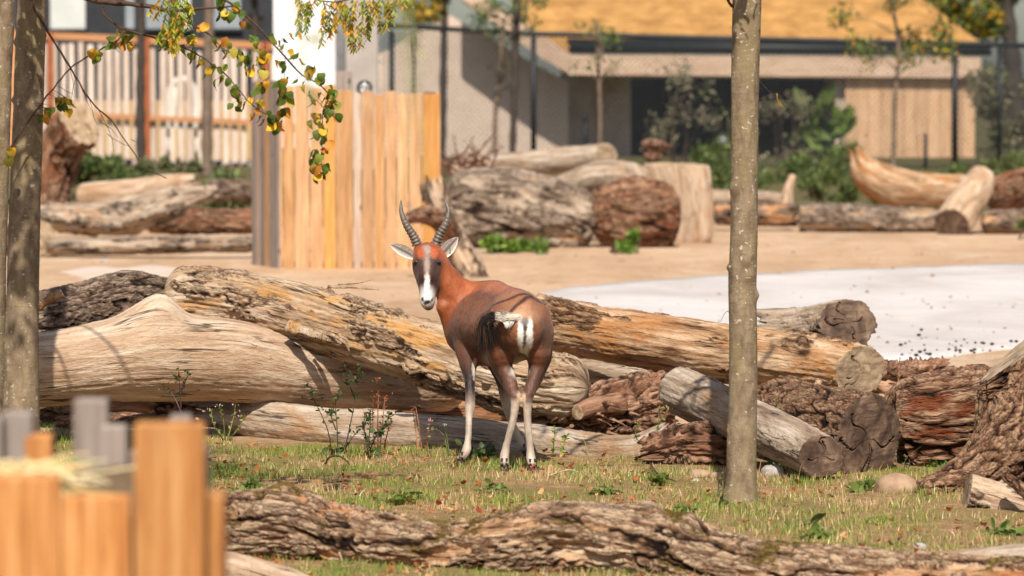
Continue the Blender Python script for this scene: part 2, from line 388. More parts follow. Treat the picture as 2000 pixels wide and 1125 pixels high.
def make_pad(name, outline, label, tint=0.0):
    """thin pale slab laid on the sand, outline in photo pixels on the ground"""
    K = np.array([G(x, y) for x, y in outline]); n = 420
    C = catmull(np.vstack([K, K[:1]]), n)[:-1]; n = len(C)
    rad = np.linalg.norm(C[:, :2] - C[:, :2].mean(0), axis=1); C[:, :2] += (C[:, :2] - C[:, :2].mean(0)) * (.045 * fbm(np.c_[C[:, :2] * .9, 0 * rad], 4, 8) + .03 * perlin(np.c_[C[:, :2] * 4, 0 * rad], 9))[:, None]
    C[:, 2] = 0.014
    c = C.mean(0); V = [c]; rings = 14
    for r in range(1, rings + 1): V.extend(c + (C - c) * (r / rings))
    low = C.copy(); low[:, :2] = c[:2] + (C[:, :2] - c[:2]) * 1.004; low[:, 2] = -0.05; V.extend(low); V = np.array(V)
    T = np.array([(0, 1 + k, 1 + (k + 1) % n) for k in range(n)]); Q = []
    for r in range(rings):
        a = 1 + r * n; k = np.arange(n); Q.append(np.stack([a + k, a + n + k, a + n + (k + 1) % n, a + (k + 1) % n], 1))
    m = NM(name + '_concrete'); pos = m.n('NewGeometry').outputs['Position']
    f = m.noise(pos, 0.6, 6, 0.65, 0.6, (1, 0.55, 1)); g = m.noise(pos, 3, 5, 0.7, 0.5, (0.6, 1.6, 1)); h = m.noise(pos, 25, 4)
    col = m.ramp(f, [(0.3, lin((172, 163, 157))), (0.5, lin((191, 184, 180))), (0.7, lin((204, 198, 195)))])
    col = m.mix(m.ramp(g, [(0.56, 0), (0.68, 0.7)]), col, lin((196, 168, 138)))
    col = m.mix(m.ramp(h, [(0.3, 0.25), (0.5, 0)]), col, lin((160, 150, 142)))
    col = m.mix(tint, col, lin((200, 170, 140)))
    mat = m.done(col, 0.9, h, 0.2, 0.01, 0.2)
    V[1:1 + (rings) * n, 2] += 0.002 * perlin(V[1:1 + rings * n] * 0.8, 3)
    V[:, 2] -= 0.004
    tag(link(name, mk_mesh(name, V, [T] + Q, mat)), label, None, None, 'structure')
make_pad('pale_pavement', [(1030, 585), (1120, 563), (1400, 540), (1700, 526), (2050, 516), (2300, 540), (2350, 640), (2100, 668), (1900, 690), (1760, 705), (1600, 712), (1400, 690), (1150, 640)], 'pale concrete basin floor beyond the log pile')
make_pad('pale_patch', [(120, 532), (180, 522), (240, 525), (300, 519), (360, 529), (320, 541), (250, 538), (190, 548), (150, 540)], 'small pale worn patch in the sand by the log pile', 0.5)

# ------------------------------------------------------------------ logs
def log(label, K, kind='bare', mat='pale_log', ends=('round', 'round'), cut='end_grey', tilt=((0, 0), (0, 0)), na=None, nr=None, amp=1.0, lump=0.06, seed=None,
        bumps=(), name='log', cat='log', group=None, flat=1.0, body='log_body', parent=None, cover=0.5, ref=None, furrow=(5, 24), rag=0.25):
    """K: list of (px,py,D,r_px). ends: round | cut | jag for first and last end"""
    seed = seed if seed is not None else (len(bpy.data.objects) * 13) % 997
    W = np.array([[*P(x, y, D), px2m(r, D)] for x, y, D, r in K])
    tl = np.linalg.norm(np.diff(W[:, :3], axis=0), axis=1).sum(); Dm = np.mean([k[2] for k in K]); rm = W[:, 3].mean()
    step = 0.0084 * max(1.0, Dm / 21.0) * (1.3 if Dm > 30 else 1.0)
    na = na or int(np.clip(tl / step, 24, 390)); nr = nr or int(np.clip(2 * math.pi * rm / (step * 0.8), 24, 190))
    S = catmull(W, na); pts, r = S[:, :3], np.maximum(S[:, 3], 0.003)
    s = np.linspace(0, tl, na)
    T, N, B = frames(pts, ref)
    th = np.arange(nr) / nr * 2 * math.pi; ct, st_ = np.cos(th), np.sin(th)
    prof = np.ones(na)
    for e in (0, 1):
        d = s if e == 0 else tl - s
        if ends[e] == 'round':
            L = min(r[0 if e == 0 else -1] * 0.75, tl * .3); q = np.clip(1 - d / L, 0, 1); prof *= np.sqrt(np.clip(1 - q ** 2.4, 0, 1))
    prof = np.maximum(prof, 0.02)
    lc = np.stack([np.repeat(s[:, None], nr, 1), r[:, None] * ct[None], r[:, None] * st_[None]], -1).reshape(-1, 3) + np.array([seed * 3.1, seed * 1.7, 0])
    R = (r[:, None] * np.ones(nr)[None]).ravel()
    f = 0.13 / max(rm, 0.03)
    lum = fbm(lc * np.array([1.6, 4.0, 4.0]) * min(f, 3), 3, seed)
    R = R * (1 + lump * 2.2 * lum)
    if flat != 1.0: R = R * (1 - (1 - flat) * np.abs(np.tile(ct, na)) )
    cav = np.full(len(R), 0.8); msk = np.zeros(len(R))
    a, b = furrow
    wn3 = np.stack([fbm(lc * 5, 2, seed + 3), fbm(lc * 5, 2, seed + 4), fbm(lc * 5, 2, seed + 5)], 1); wp = lc + wn3 * np.array([.05, .022, .022])
    fs = min(1.0, f * 1.2) if Dm < 30 else 1.0
    hq = np.stack([perlin(lc * 24, seed + 41), perlin(lc * 24, seed + 42), perlin(lc * 24, seed + 43)], 1); w2 = wp + hq * np.array([.020, .010, .010])
    F1, F2, cid = worley(w2 * np.array([a * 1.5, b * .8, b * .8]) * fs, seed + 1)
    rf = 1 - np.abs(perlin(w2 * np.array([a * .55, b * .75, b * .75]) * fs, seed + 2)) * 2.3
    rg = 1 - np.abs(perlin(w2 * np.array([a * 1.2, b * 1.7, b * 1.7]) * fs, seed + 19)) * 2.6
    crev = np.clip(np.maximum(np.maximum(sstep(.70, .98, rf), .45 * (1 - sstep(.0, .13, F2 - F1))), .55 * sstep(.72, 1.0, rg)), 0, 1)
    plate = .6 * cid + .4 * np.clip(1 - F1, 0, 1)
    fine = fbm(lc * np.array([30, 55, 55]), 2, seed + 6)
    fib = fbm(lc * np.array([2.5, 42, 42]), 3, seed + 7)
    crk = 1 - np.abs(perlin(wp * np.array([1.3, 13, 13]), seed + 8)) * 6
    crk = np.clip(crk, 0, 1) * sstep(0.05, 0.3, perlin(lc * np.array([1.5, 3, 3]), seed + 9))
    flake = fbm(wp * np.array([9, 60, 60]), 3, seed + 16)
    bark_d = 0.017 * (1 - crev) + 0.005 * plate * (1 - crev) + 0.003 * fine + 0.008 * flake + 0.006 * lum
    tq = (fbm(wp * np.array([1.8, 9, 9]), 3, seed + 17) + .35 * fib) * 7; tr = np.floor(tq) + sstep(.72, 1.0, tq - np.floor(tq))
    bare_d = 0.006 * fib + 0.002 * fine - 0.012 * crk + rag * (0.003 * tr + .007 * flake + .004 * fine)
    if kind == 'bark': m = np.ones(len(R))
    elif kind == 'bare': m = np.zeros(len(R))
    else:
        q = fbm(wp * np.array([2.0, 6, 6]), 4, seed + 11) + 0.25 * fbm(lc * np.array([9, 40, 40]), 2, seed + 12)
        m = sstep(-0.02, 0.03, q + (cover - 0.5) * 0.5)
    msk = m
    R = R + amp * (bark_d * m + bare_d * (1 - m)) * min(1.0, rm / 0.07)
    cav = np.where(m > .5, (1 - crev) * (.65 + .5 * plate), 0.8)
    V = pts[:, None] + 0 * R.reshape(na, nr, 1)
    Rg = R.reshape(na, nr)
    for (bp, bq, amt, wid) in bumps:           # lumps: position along 0..1, angle in turns, height m, width m
        ds = (s / tl - bp)[:, None] * tl; da = (((th / (2 * math.pi) - bq + 0.5) % 1) - 0.5)[None] * 2 * math.pi * r[:, None]
        Rg = Rg + amt * np.exp(-(ds ** 2 + da ** 2) / wid ** 2)
    Rg = Rg * prof[:, None]
    V = pts[:, None] + Rg[..., None] * (N[:, None] * ct[None, :, None] + B[:, None] * st_[None, :, None])
    for e in (0, 1):
        d = s if e == 0 else tl - s
        ty, tx = tilt[e]
        if ty or tx:
            w = np.clip(1 - d / min(tl * .45, 2.2 * rm), 0, 1)[:, None]
            V = V + (w * Rg * (ty * ct[None] + tx * st_[None]))[..., None] * T[:, None]
        if ends[e] == 'jag':
            w = np.clip(1 - d / min(tl * .4, 1.6 * rm), 0, 1)[:, None]
            nz = fbm(np.stack([np.zeros(nr), ct * 2.2, st_ * 2.2], 1) + seed, 3, seed + 21) + 0.6 * perlin(np.stack([np.zeros(nr), ct * 9, st_ * 9], 1) + seed, seed + 22)
            V = V + (w * rm * 1.5 * nz[None] * (1 if e else -1))[..., None] * T[:, None]
    i = (np.arange(na - 1)[:, None] * nr + np.arange(nr)[None]); j = (np.arange(na - 1)[:, None] * nr + (np.arange(nr)[None] + 1) % nr)
    Q = np.stack([i, i + nr, j + nr, j], -1).reshape(-1, 4)
    Vf = V.reshape(-1, 3); Ts = []; extraV = []; elc = []; base = len(Vf)
    for e in (0, 1):
        ring = V[0 if e == 0 else -1]
        if ends[e] in ('round', 'jag'):
            c = ring.mean(0) + (0 if ends[e] == 'round' else (T[0] if e == 0 else -T[-1]) * rm * 0.7); extraV.append(c); cidx = base + len(extraV) - 1
            o = 0 if e == 0 else (na - 1) * nr; k = np.arange(nr)
            t = np.stack([o + k, o + (k + 1) % nr, np.full(nr, cidx)], 1)
            Ts.append(t if e == 0 else t[:, ::-1]); elc.append(lc[o])
    if extraV:
        Vf = np.vstack([Vf, extraV]); lc = np.vstack([lc, elc]); z = np.zeros(len(extraV)); msk = np.r_[msk, z]; cav = np.r_[cav, z]
    if parent is None:
        low = Vf[:, 2].min(); root = thing(name, label, cat, (pts[len(pts) // 2][0], pts[len(pts) // 2][1], low), group)
    else: root = parent
    bo = part(body, root, Vf, [Q] + Ts, M[mat], True, {'lc': lc, 'cav': cav, 'msk': msk})
    for e in (0, 1):
        if ends[e] == 'cut':
            ring = V[0 if e == 0 else -1]; c = ring.mean(0); out = (-T[0] if e == 0 else T[-1])
            rr = np.linspace(0, 1, 22)[1:]; ang = th; VV = [c]; L = [(0, 0, 0)]; CV = [1.0]
            ca = [(random.random() * 6.28, random.uniform(.5, 1), random.uniform(.04, .09)) for _ in range(5)]
            for q in rr:
                Pq = c + (ring - c) * q; rad = np.linalg.norm(ring - c, axis=1) * q
                dep = np.zeros(nr)
                for (a0, ln, wd) in ca:
                    da = np.abs(((ang - a0 + 0.25 * np.sin(q * 7 + a0) + math.pi) % (2 * math.pi)) - math.pi); dep = np.maximum(dep, np.clip(1 - da / (wd * (0.4 + q)), 0, 1) * (1 if q < ln else 0))
                Pq = Pq + out[None] * (0.003 - 0.02 * dep[:, None] + (0.004 * perlin(Pq * 22, seed))[:, None]) * (q < 0.99)
                VV.extend(Pq); L.extend(np.stack([rad, np.cos(ang) * rad, np.sin(ang) * rad], 1)); CV.extend(1 - np.clip(dep * 1.6, 0, 1))
            n = nr; k = np.arange(n); Fq = [np.stack([1 + k, 1 + (k + 1) % n, np.zeros(n, int)], 1)[:, ::-1 if e == 1 else 1]]
            for q in range(len(rr) - 1):
                a0 = 1 + q * n; f4 = np.stack([a0 + k, a0 + n + k, a0 + n + (k + 1) % n, a0 + (k + 1) % n], 1); Fq.append(f4 if e == 1 else f4[:, ::-1])
            part('cut_face', root, np.array(VV), Fq, M[cut], False, {'lc': np.array(L) + np.array([0, seed, 0]), 'cav': np.array(CV)})
    root['_axis'] = 0; del root['_axis']
    return root

def splinter(parent, K, w0, mat, flatn=0.35, name='bark_strip', seed=0):
    """thin curled strip of bark or wood; K (px,py,D), w0 px width"""
    S = catmull(np.array([P(*k) for k in K]), 22); w = px2m(w0, K[0][2]); n = len(S)
    t = np.linspace(0, 1, n); T, N, B = frames(S); side = np.cross(T, np.array([0, -1.0, 0.3])); side /= np.linalg.norm(side, axis=1)[:, None] + 1e-9
    jit = perlin(np.stack([t * 7, t * 0, t * 0], 1) + seed, seed); ww = w * (1 - 0.75 * t) * (1 + 0.9 * jit); nn = np.cross(side, T)
    V = []; 
    for k in range(n):
        for u, d in ((-1, 0), (-.3, .5), (.4, .35), (1, -.1), (.3, -.4), (-.5, -.3)):
            V.append(S[k] + side[k] * u * ww[k] * .5 + nn[k] * d * ww[k] * flatn)
    V = np.array(V); Q = []; m = 6
    for k in range(n - 1):
        for q in range(m): Q.append((k * m + q, k * m + (q + 1) % m, (k + 1) * m + (q + 1) % m, (k + 1) * m + q))
    Q += []; lc = np.stack([np.repeat(t * 0.4, m), V[:, 0], V[:, 2]], 1)
    z = np.zeros(len(V)); return part(name, parent, V, [np.array(Q), np.array([tuple(range(m))[::-1], tuple(range((n - 1) * m, n * m))])], M[mat], True, {'lc': lc, 'cav': z + .8, 'msk': z})

# -- the near pile
L1 = log('dark furrowed bark log lying left of the round-ended peeling log', [(-90, 640, 22.1, 52), (40, 628, 22.1, 50), (160, 607, 22.2, 52), (250, 585, 22.3, 50), (318, 588, 22.4, 44)], 'mixed', 'bark', ('round', 'jag'), lump=0.1, cover=0.97, furrow=(4, 28), seed=11)
splinter(L1, [(122, 572, 21.84, ), (100, 582, 21.82), (84, 596, 21.83), (78, 606, 21.85)], 26, 'ochre_log', 0.25, 'peeled_patch', 4)
L2 = log('thick smooth pale log propped under the peeling log', [(-80, 722, 21.6, 72), (80, 722, 21.6, 74), (210, 706, 21.7, 78), (320, 700, 21.8, 84), (450, 706, 21.95, 82), (600, 728, 22.15, 70), (760, 742, 22.4, 58), (900, 755, 22.7, 48)], 'bare', 'pale_log', ('round', 'round'), lump=0.05, seed=23,
         bumps=((0.37, 0.02, 0.10, 0.11), (0.33, 0.04, 0.05, 0.14)))
L3 = log('long peeling weathered log with a knot hole and rounded end, sloping behind the antelope', [(322, 578, 22.3, 50), (400, 583, 22.25, 60), (520, 600, 22.15, 61), (650, 634, 22.0, 60), (780, 672, 21.85, 60), (900, 708, 21.7, 62), (1020, 744, 21.55, 68), (1150, 760, 21.5, 66)], 'mixed', 'shaggy_log', ('round', 'round'), lump=0.05, cover=0.22, amp=1.0, furrow=(3, 44), seed=31, rag=1.1,
         bumps=((0.63, 0.33, 0.05, 0.05), (0.045, 0.3, 0.03, 0.06)))
# knot hole on the rounded end
def knot(parent, px, py, D, r, col_ring, col_hole, name='knot_hole', slit=0.5):
    c = P(px, py, D); R = px2m(r, D); n = 26; V = []; C = []
    for q, dep in ((1.25, 0.1), (1.0, -0.14), (0.72, -0.22), (0.52, -0.1), (0.44, 0.3), (0.2, 0.8)):
        for k in range(n):
            a = k / n * 2 * math.pi; w = 1 + 0.12 * math.sin(3 * a + px); V.append(c + R * q * w * np.array([math.cos(a) * (slit if q < .6 else .85), 0, math.sin(a)]) + np.array([0, dep * R, 0])); C.append(lin(col_ring if q > .5 else col_hole))
    Q = [(i * n + k, i * n + (k + 1) % n, (i + 1) * n + (k + 1) % n, (i + 1) * n + k) for i in range(5) for k in range(n)]
    return part(name, parent, np.array(V), [np.array(Q), np.array([tuple(5 * n + k for k in range(n))])], M['vc'], True, {'col': np.array(C)})
knot(L3, 350, 580, 22.145, 11, (150, 138, 124), (22, 18, 16))
knot(L3, 803, 690, 21.64, 9, (120, 98, 78), (196, 140, 76), 'broken_knot', 0.8)
for k, (K, w) in enumerate([([(560, 636, 21.85), (600, 648, 21.75), (640, 662, 21.7), (668, 670, 21.72)], 30), ([(610, 645, 21.8), (650, 655, 21.68), (675, 672, 21.66), (685, 695, 21.7)], 12), ([(660, 655, 21.8), (678, 664, 21.72), (682, 680, 21.7)], 10), ([(640, 560, 21.8), (690, 562, 21.7), (740, 566, 21.75)], 6), ([(660, 556, 21.8), (700, 553, 21.7), (728, 546, 21.7)], 4)]):
    splinter(L3, K, w, 'shaggy_log', 0.25, 'bark_strip', k)
L4 = log('long orange-brown peeled log with split cut end, above the pile right of the antelope', [(985, 622, 22.5, 54), (1100, 640, 22.4, 54), (1250, 662, 22.2, 54), (1400, 686, 22.0, 55), (1550, 706, 21.8, 54), (1680, 725, 21.6, 50)], 'mixed', 'ochre_log', ('round', 'cut'), 'end_grey', ((0, 0), (0.05, -0.62)), lump=0.06, cover=0.18, amp=0.9, furrow=(4, 38), seed=43, rag=0.9)
L5 = log('short grey broken log with flaking bark lying behind the split-ended log', [(1488, 640, 23.6, 36), (1560, 640, 23.5, 40), (1655, 632, 23.2, 50)], 'mixed', 'grey_log', ('jag', 'cut'), 'end_dark', ((0, 0), (-0.1, -0.5)), lump=0.09, cover=0.3, amp=0.8, seed=53, rag=1.5)
log('grey shaded log in the gap below the orange-brown log', [(1040, 735, 23.0, 46), (1180, 735, 22.9, 48), (1330, 742, 22.8, 40)], 'bare', 'grey_log', seed=59)
L13 = log('red-brown shredded stump lying under the diagonal grey log', [(1075, 838, 21.6, 34), (1130, 822, 21.65, 46), (1210, 800, 21.8, 56), (1300, 782, 22.1, 56)], 'mixed', 'red_shred', ('jag', 'round'), lump=0.22, cover=0.35, amp=1.6, furrow=(2.5, 30), seed=61, rag=3)
log(None, [(1215, 790, 21.65, 24), (1160, 795, 21.45, 19), (1128, 806, 21.35, 15)], 'bare', 'red_shred', ('round', 'cut'), 'end_pale', body='branch_stub', parent=L13, seed=63)
for k in range(26):
    x = 1075 + 200 * random.random(); y = 860 - (x - 1075) * 0.3 + random.uniform(-45, 25); d = 21.45
    a = random.uniform(-.8, .5); l = random.uniform(18, 46)
    splinter(L13, [(x, y, d), (x + l * .5 * math.cos(a), y + l * .5 * math.sin(a), d - .05), (x + l * math.cos(a), y + l * math.sin(a) + 5, d + .02)], random.uniform(5, 13), 'red_shred', 0.3, 'splinter', k)
L6 = log('grey sawn log lying diagonally behind the slim tree trunk', [(1318, 758, 21.1, 47), (1400, 796, 20.6, 48), (1500, 842, 20.05, 47), (1604, 892, 19.5, 43)], 'bare', 'grey_log', ('round', 'cut'), 'end_dark', ((0, 0), (0.0, -0.25)), lump=0.04, seed=71, rag=.5)
L12 = log('dark hollow rotten root chunk at the foot of the slim tree', [(1268, 884, 20.4, 26), (1320, 872, 20.4, 38), (1370, 872, 20.4, 46), (1425, 884, 20.5, 38)], 'mixed', 'red_shred', ('jag', 'jag'), lump=0.35, cover=0.4, amp=2.0, furrow=(2.5, 24), seed=79, rag=3)
for k in range(14):
    x = 1280 + 130 * random.random(); y = random.uniform(840, 880); a = random.uniform(-1.2, .4); l = random.uniform(15, 34)
    splinter(L12, [(x, y, 20.78), (x + l * .5 * math.cos(a), y + l * .5 * math.sin(a), 20.7), (x + l * math.cos(a), y + l * math.sin(a) + 6, 20.78)], random.uniform(5, 11), 'red_shred', 0.4, 'splinter', k + 40)
L11 = log('smooth grey fallen branch lying low on the turf behind the antelope hooves', [(405, 806, 22.3, 26), (520, 822, 22.0, 38), (680, 842, 21.7, 42), (860, 852, 21.45, 38), (1020, 866, 21.3, 38), (1150, 884, 21.0, 36), (1240, 884, 20.75, 34), (1300, 852, 20.7, 24)], 'bare', 'grey_log', ('jag', 'jag'), lump=0.10, seed=83)
L7 = log('thick bark log with a large dark sawn face beside the diagonal log', [(1500, 800, 21.0, 60), (1590, 834, 20.5, 78), (1694, 858, 20.0, 90)], 'bark', 'dark_bark', ('round', 'cut'), 'end_dark', ((0, 0), (0.08, 0.36)), lump=0.05, amp=0.75, furrow=(9, 30), seed=89)
splinter(L7, [(1600, 742, 20.6), (1592, 775, 20.4), (1590, 805, 20.35), (1586, 832, 20.35)], 17, 'ochre_log', 0.25, 'bark_strip', 3)
L8 = log('deeply furrowed bark log with rusty rotten patch beside the big leaning stump', [(1738, 862, 20.55, 74), (1785, 842, 20.55, 92), (1850, 826, 20.5, 96), (1960, 806, 20.7, 96)], 'bark', 'red_bark', ('round', 'round'), lump=0.08, amp=1.5, furrow=(22, 32), seed=97)
L9 = log('massive dark stump with a slanted sawn top, roots spreading beside the furrowed log', [(2012, 985, 19.4, 122), (2018, 900, 19.45, 104), (2024, 800, 19.5, 102), (2034, 655, 19.6, 98)], 'bark', 'dark_bark', ('round', 'cut'), 'end_grey', ((0, 0), (-0.30, 0.95)), lump=0.07, amp=1.6, furrow=(6, 22), seed=101, name='tree_stump', cat='stump')
log(None, [(1790, 962, 18.95, 14), (1850, 944, 19.0, 26), (1905, 918, 19.1, 40), (1965, 872, 19.25, 62), (1990, 800, 19.4, 50)], 'bark', 'dark_bark', ('round', 'round'), amp=1.1, body='root', parent=L9, furrow=(6, 28), seed=103)
log('small pale log with sawn end resting on the turf below the stump', [(1890, 956, 18.35, 31), (1950, 975, 18.3, 33), (2010, 994, 18.25, 36), (2120, 1030, 18.2, 38)], 'mixed', 'pale_log', ('cut', 'round'), 'end_grey', ((0.0, 0.45), (0, 0)), cover=0.3, seed=107)
log('thin dark branch lying across the small pale log', [(1960, 928, 18.1, 7), (1985, 945, 18.05, 9), (2020, 975, 18.0, 10), (2080, 1010, 18.0, 11)], 'bark', 'dark_bark', seed=109, name='branch', cat='branch')
L16 = log('splintered red-brown log chunk beside the split cut end', [(1700, 742, 22.6, 32), (1770, 735, 22.7, 30), (1848, 716, 22.9, 16)], 'mixed', 'red_shred', ('round', 'jag'), lump=0.2, amp=1.5, cover=0.3, seed=113, rag=3)
splinter(L16, [(1756, 766, 22.3), (1755, 730, 22.25), (1758, 698, 22.25)], 10, 'ochre_log', 0.3, 'splinter', 9)
log('dark log in the gap under the smooth pale log', [(70, 800, 22.9, 20), (230, 797, 22.9, 22), (392, 800, 23.0, 15)], 'mixed', 'dark_bark', ('round', 'jag'), cover=0.7, seed=127)  # drawn in the deep dark bark colours
log('dark shaded log piece lying in the hollow under the sloping peeling log', [(785, 806, 23.0, 26), (880, 806, 23.0, 30), (1010, 800, 23.0, 28)], 'mixed', 'dark_bark', ('jag', 'round'), cover=0.6, seed=131)
log('brown rotten board lying in the turf under the dark log', [(110, 824, 22.4, 11), (250, 822, 22.4, 14), (380, 826, 22.4, 10)], 'mixed', 'red_shred', ('jag', 'jag'), cover=0.5, seed=133)
log('dark broken log lying in the hollow right of the dark stump pieces', [(1420, 800, 22.8, 30), (1520, 790, 22.7, 34), (1700, 790, 22.6, 26)], 'mixed', 'dark_bark', ('round', 'round'), cover=0.7, seed=135)
# -- the front log
L18 = log('gnarled mossy bark log stretching across the foreground turf', [(330, 1030, 16.6, 66), (450, 1034, 16.5, 66), (560, 1032, 16.4, 68), (650, 1050, 16.35, 62), (760, 1070, 16.25, 60), (900, 1080, 16.15, 60), (1000, 1068, 16.05, 66), (1090, 1052, 16.0, 66), (1190, 1058, 15.95, 62), (1310, 1078, 15.9, 66), (1420, 1110, 15.8, 62), (1600, 1134, 15.7, 62), (1800, 1152, 15.6, 62), (2120, 1170, 15.5, 64)], 'mixed', 'mossy_bark', ('round', 'round'), lump=0.10, cover=0.86, amp=1.15, furrow=(3.5, 24), seed=139, na=640, nr=180, rag=1.5,
          bumps=((0.135, 0.02, 0.028, 0.05), (0.15, 0.86, 0.03, 0.05), (0.45, 0.8, -0.03, 0.08), (0.535, 0.92, 0.035, 0.045), (0.55, 0.8, 0.03, 0.04), (0.585, 0.04, 0.03, 0.05)))
log('pale barkless log lying under the mossy foreground log', [(360, 1105, 15.7, 40), (450, 1118, 15.6, 42), (560, 1150, 15.5, 40), (640, 1180, 15.4, 36)], 'bare', 'pale_log', seed=149)
log('smooth grey log emerging behind the mossy foreground log', [(1700, 1102, 15.95, 18), (1800, 1104, 15.95, 26), (1900, 1104, 15.9, 32), (2100, 1092, 15.85, 44)], 'bare', 'grey_log', seed=151)
splinter(L18, [(662, 1078, 15.85), (668, 1095, 15.83), (670, 1106, 15.83), (700, 1102, 15.83), (726, 1092, 15.85)], 4, 'pale_log', 0.8, 'twig', 2)

# -- far logs
FAR = 'logs scattered along the far edge of the sand'
log('huge barked log with pale stripped left end by the timber pen', [(862, 415, 48.0, 62), (930, 412, 48.0, 74), (1010, 418, 48.1, 76), (1100, 432, 48.2, 66), (1160, 445, 48.3, 50)], 'mixed', 'grey_log', ('round', 'round'), cover=0.75, amp=3.2, furrow=(2, 9), seed=201)
log('smooth grey log with sawn end lying on top of the huge barked log', [(880, 332, 50.6, 20), (1040, 318, 50.2, 25), (1185, 305, 49.8, 26)], 'bare', 'grey_log', ('round', 'cut'), 'end_grey', ((0, 0), (0, -.5)), seed=203)
log('arched pale dead limb between the huge barked log and the pale slab', [(1075, 368, 49.2, 18), (1160, 346, 49.2, 30), (1225, 350, 49.2, 36), (1268, 366, 49.1, 28)], 'bare', 'grey_log', lump=.1, seed=205)
log('red-brown root ball with torn bark below the arched limb', [(1160, 440, 48.3, 38), (1200, 430, 48.2, 56), (1260, 428, 48.1, 62), (1325, 432, 48.2, 50)], 'mixed', 'red_bark', ('round', 'round'), lump=.2, cover=.75, amp=3.5, furrow=(3, 8), seed=207, name='root_ball', cat='root ball')
log('upright pale wood slab with a peaked top behind the root ball', [(1340, 492, 49.3, 52), (1338, 420, 49.3, 58), (1328, 350, 49.3, 63), (1322, 322, 49.3, 64)], 'bare', 'pale_log', ('round', 'cut'), 'end_pale', ((0, 0), (-.2, -.25)), lump=.06, flat=.35, seed=209, name='wood_slab', cat='slab')
log('rounded brown stump piece perched on the pale wood slab', [(1268, 318, 49.9, 14), (1278, 298, 49.9, 16), (1280, 284, 49.9, 26), (1282, 270, 49.9, 22)], 'mixed', 'red_shred', lump=.2, seed=211, name='stump_piece', cat='stump')
log('low bark log beside the pale slab with orange broken end', [(1392, 418, 53.5, 20), (1470, 418, 53.4, 22), (1552, 420, 53.3, 20)], 'mixed', 'bark', ('round', 'jag'), cover=.6, seed=213)
log('thin grey log lying behind the low bark log', [(1380, 384, 55.5, 14), (1480, 386, 55.5, 14), (1540, 392, 55.5, 12)], 'bare', 'grey_log', seed=214)
log('bleached forked stub standing up from the low bark log', [(1536, 410, 53.4, 14), (1538, 375, 53.4, 11), (1550, 340, 53.4, 7)], 'bare', 'pale_log', seed=215, name='branch_stub', cat='branch')
log('long low bark log in front of the curved brown log', [(1562, 424, 53.0, 25), (1660, 424, 53.0, 26), (1760, 430, 53.0, 24), (1850, 432, 53.0, 22)], 'mixed', 'grey_log', ('cut', 'round'), 'end_grey', cover=.7, seed=217)
log('curved smooth brown log rising at its broken left end', [(1672, 302, 54.5, 10), (1692, 335, 54.5, 30), (1740, 362, 54.5, 38), (1820, 372, 54.5, 32), (1900, 366, 54.5, 28)], 'bare', 'ochre_log', ('jag', 'round'), lump=.1, seed=219)
L_H = log('bleached hollow log leaning on end against the curved brown log', [(1858, 440, 52.0, 34), (1880, 408, 52.2, 36), (1905, 368, 52.5, 34), (1922, 332, 52.7, 24)], 'bare', 'pale_log', ('cut', 'round'), 'end_dark', ((.2, .3), (0, 0)), lump=.12, seed=221)
log('thick reddish log behind the bleached leaning log', [(1925, 395, 53.4, 36), (1990, 368, 53.4, 38), (2080, 345, 53.4, 40)], 'mixed', 'red_bark', cover=.4, seed=223)
log('short bark log end lying beside the bleached leaning log', [(1915, 436, 52.3, 20), (1980, 432, 52.3, 22), (2080, 432, 52.3, 22)], 'mixed', 'bark', cover=.7, seed=225)
L_K = log('leaning dark tree stump with pale sawn top by the slim left tree', [(92, 430, 47.0, 40), (102, 350, 47.0, 36), (120, 285, 46.9, 40), (154, 236, 46.7, 48)], 'mixed', 'red_bark', ('round', 'cut'), 'end_pale', ((0, 0), (-.1, -.3)), cover=.6, amp=2.5, furrow=(3, 8), lump=.12, seed=227, name='tree_stump', cat='stump')
log('pale barkless log on the far bank of logs by the timber pen', [(150, 382, 49.0, 24), (260, 376, 48.8, 28), (330, 362, 48.6, 22), (380, 352, 48.5, 12)], 'bare', 'pale_log', ('round', 'jag'), lump=.1, seed=229)
log('gnarled knobbly log in front of the pale barkless log', [(70, 425, 46.8, 22), (170, 426, 46.6, 28), (250, 424, 46.5, 38), (310, 402, 46.5, 32), (370, 382, 46.6, 20), (428, 372, 46.7, 12)], 'mixed', 'grey_log', lump=.25, cover=.4, amp=2, seed=231)
log('brown bark log ending at the side of the timber pen', [(400, 372, 49.0, 20), (520, 372, 49.0, 20)], 'bark', 'bark', seed=233)
log('long low red-brown log against the timber pen', [(285, 432, 47.6, 24), (400, 432, 47.5, 24), (520, 432, 47.4, 24)], 'mixed', 'red_bark', cover=.6, seed=235)
log('flattened weathered log half buried in the sand by the pen', [(90, 482, 45.2, 30), (280, 480, 45.0, 28), (500, 476, 44.9, 26)], 'mixed', 'grey_log', flat=.5, cover=.5, seed=237)
log('grey log with round sawn end behind the slim left tree', [(20, 470, 45.6, 34), (70, 466, 45.2, 34)], 'bark', 'dark_bark', ('round', 'cut'), 'end_grey', ((0, 0), (0, -.4)), seed=239)
SN = log('mossy dead snag standing behind the antelope head', [(945, 600, 40.6, 30), (917, 530, 40.6, 30), (886, 470, 40.6, 28), (862, 420, 40.6, 24), (848, 384, 40.6, 25), (843, 358, 40.6, 22)], 'mixed', 'pale_log', ('round', 'jag'), lump=.12, cover=.36, amp=1.3, furrow=(4, 12), seed=241, name='dead_snag', cat='snag')
log(None, [(884, 460, 40.5, 18), (862, 432, 40.2, 19), (835, 420, 40.1, 17), (796, 428, 40.1, 9)], 'mixed', 'red_shred', ('round', 'jag'), body='branch_stub', parent=SN, seed=243)
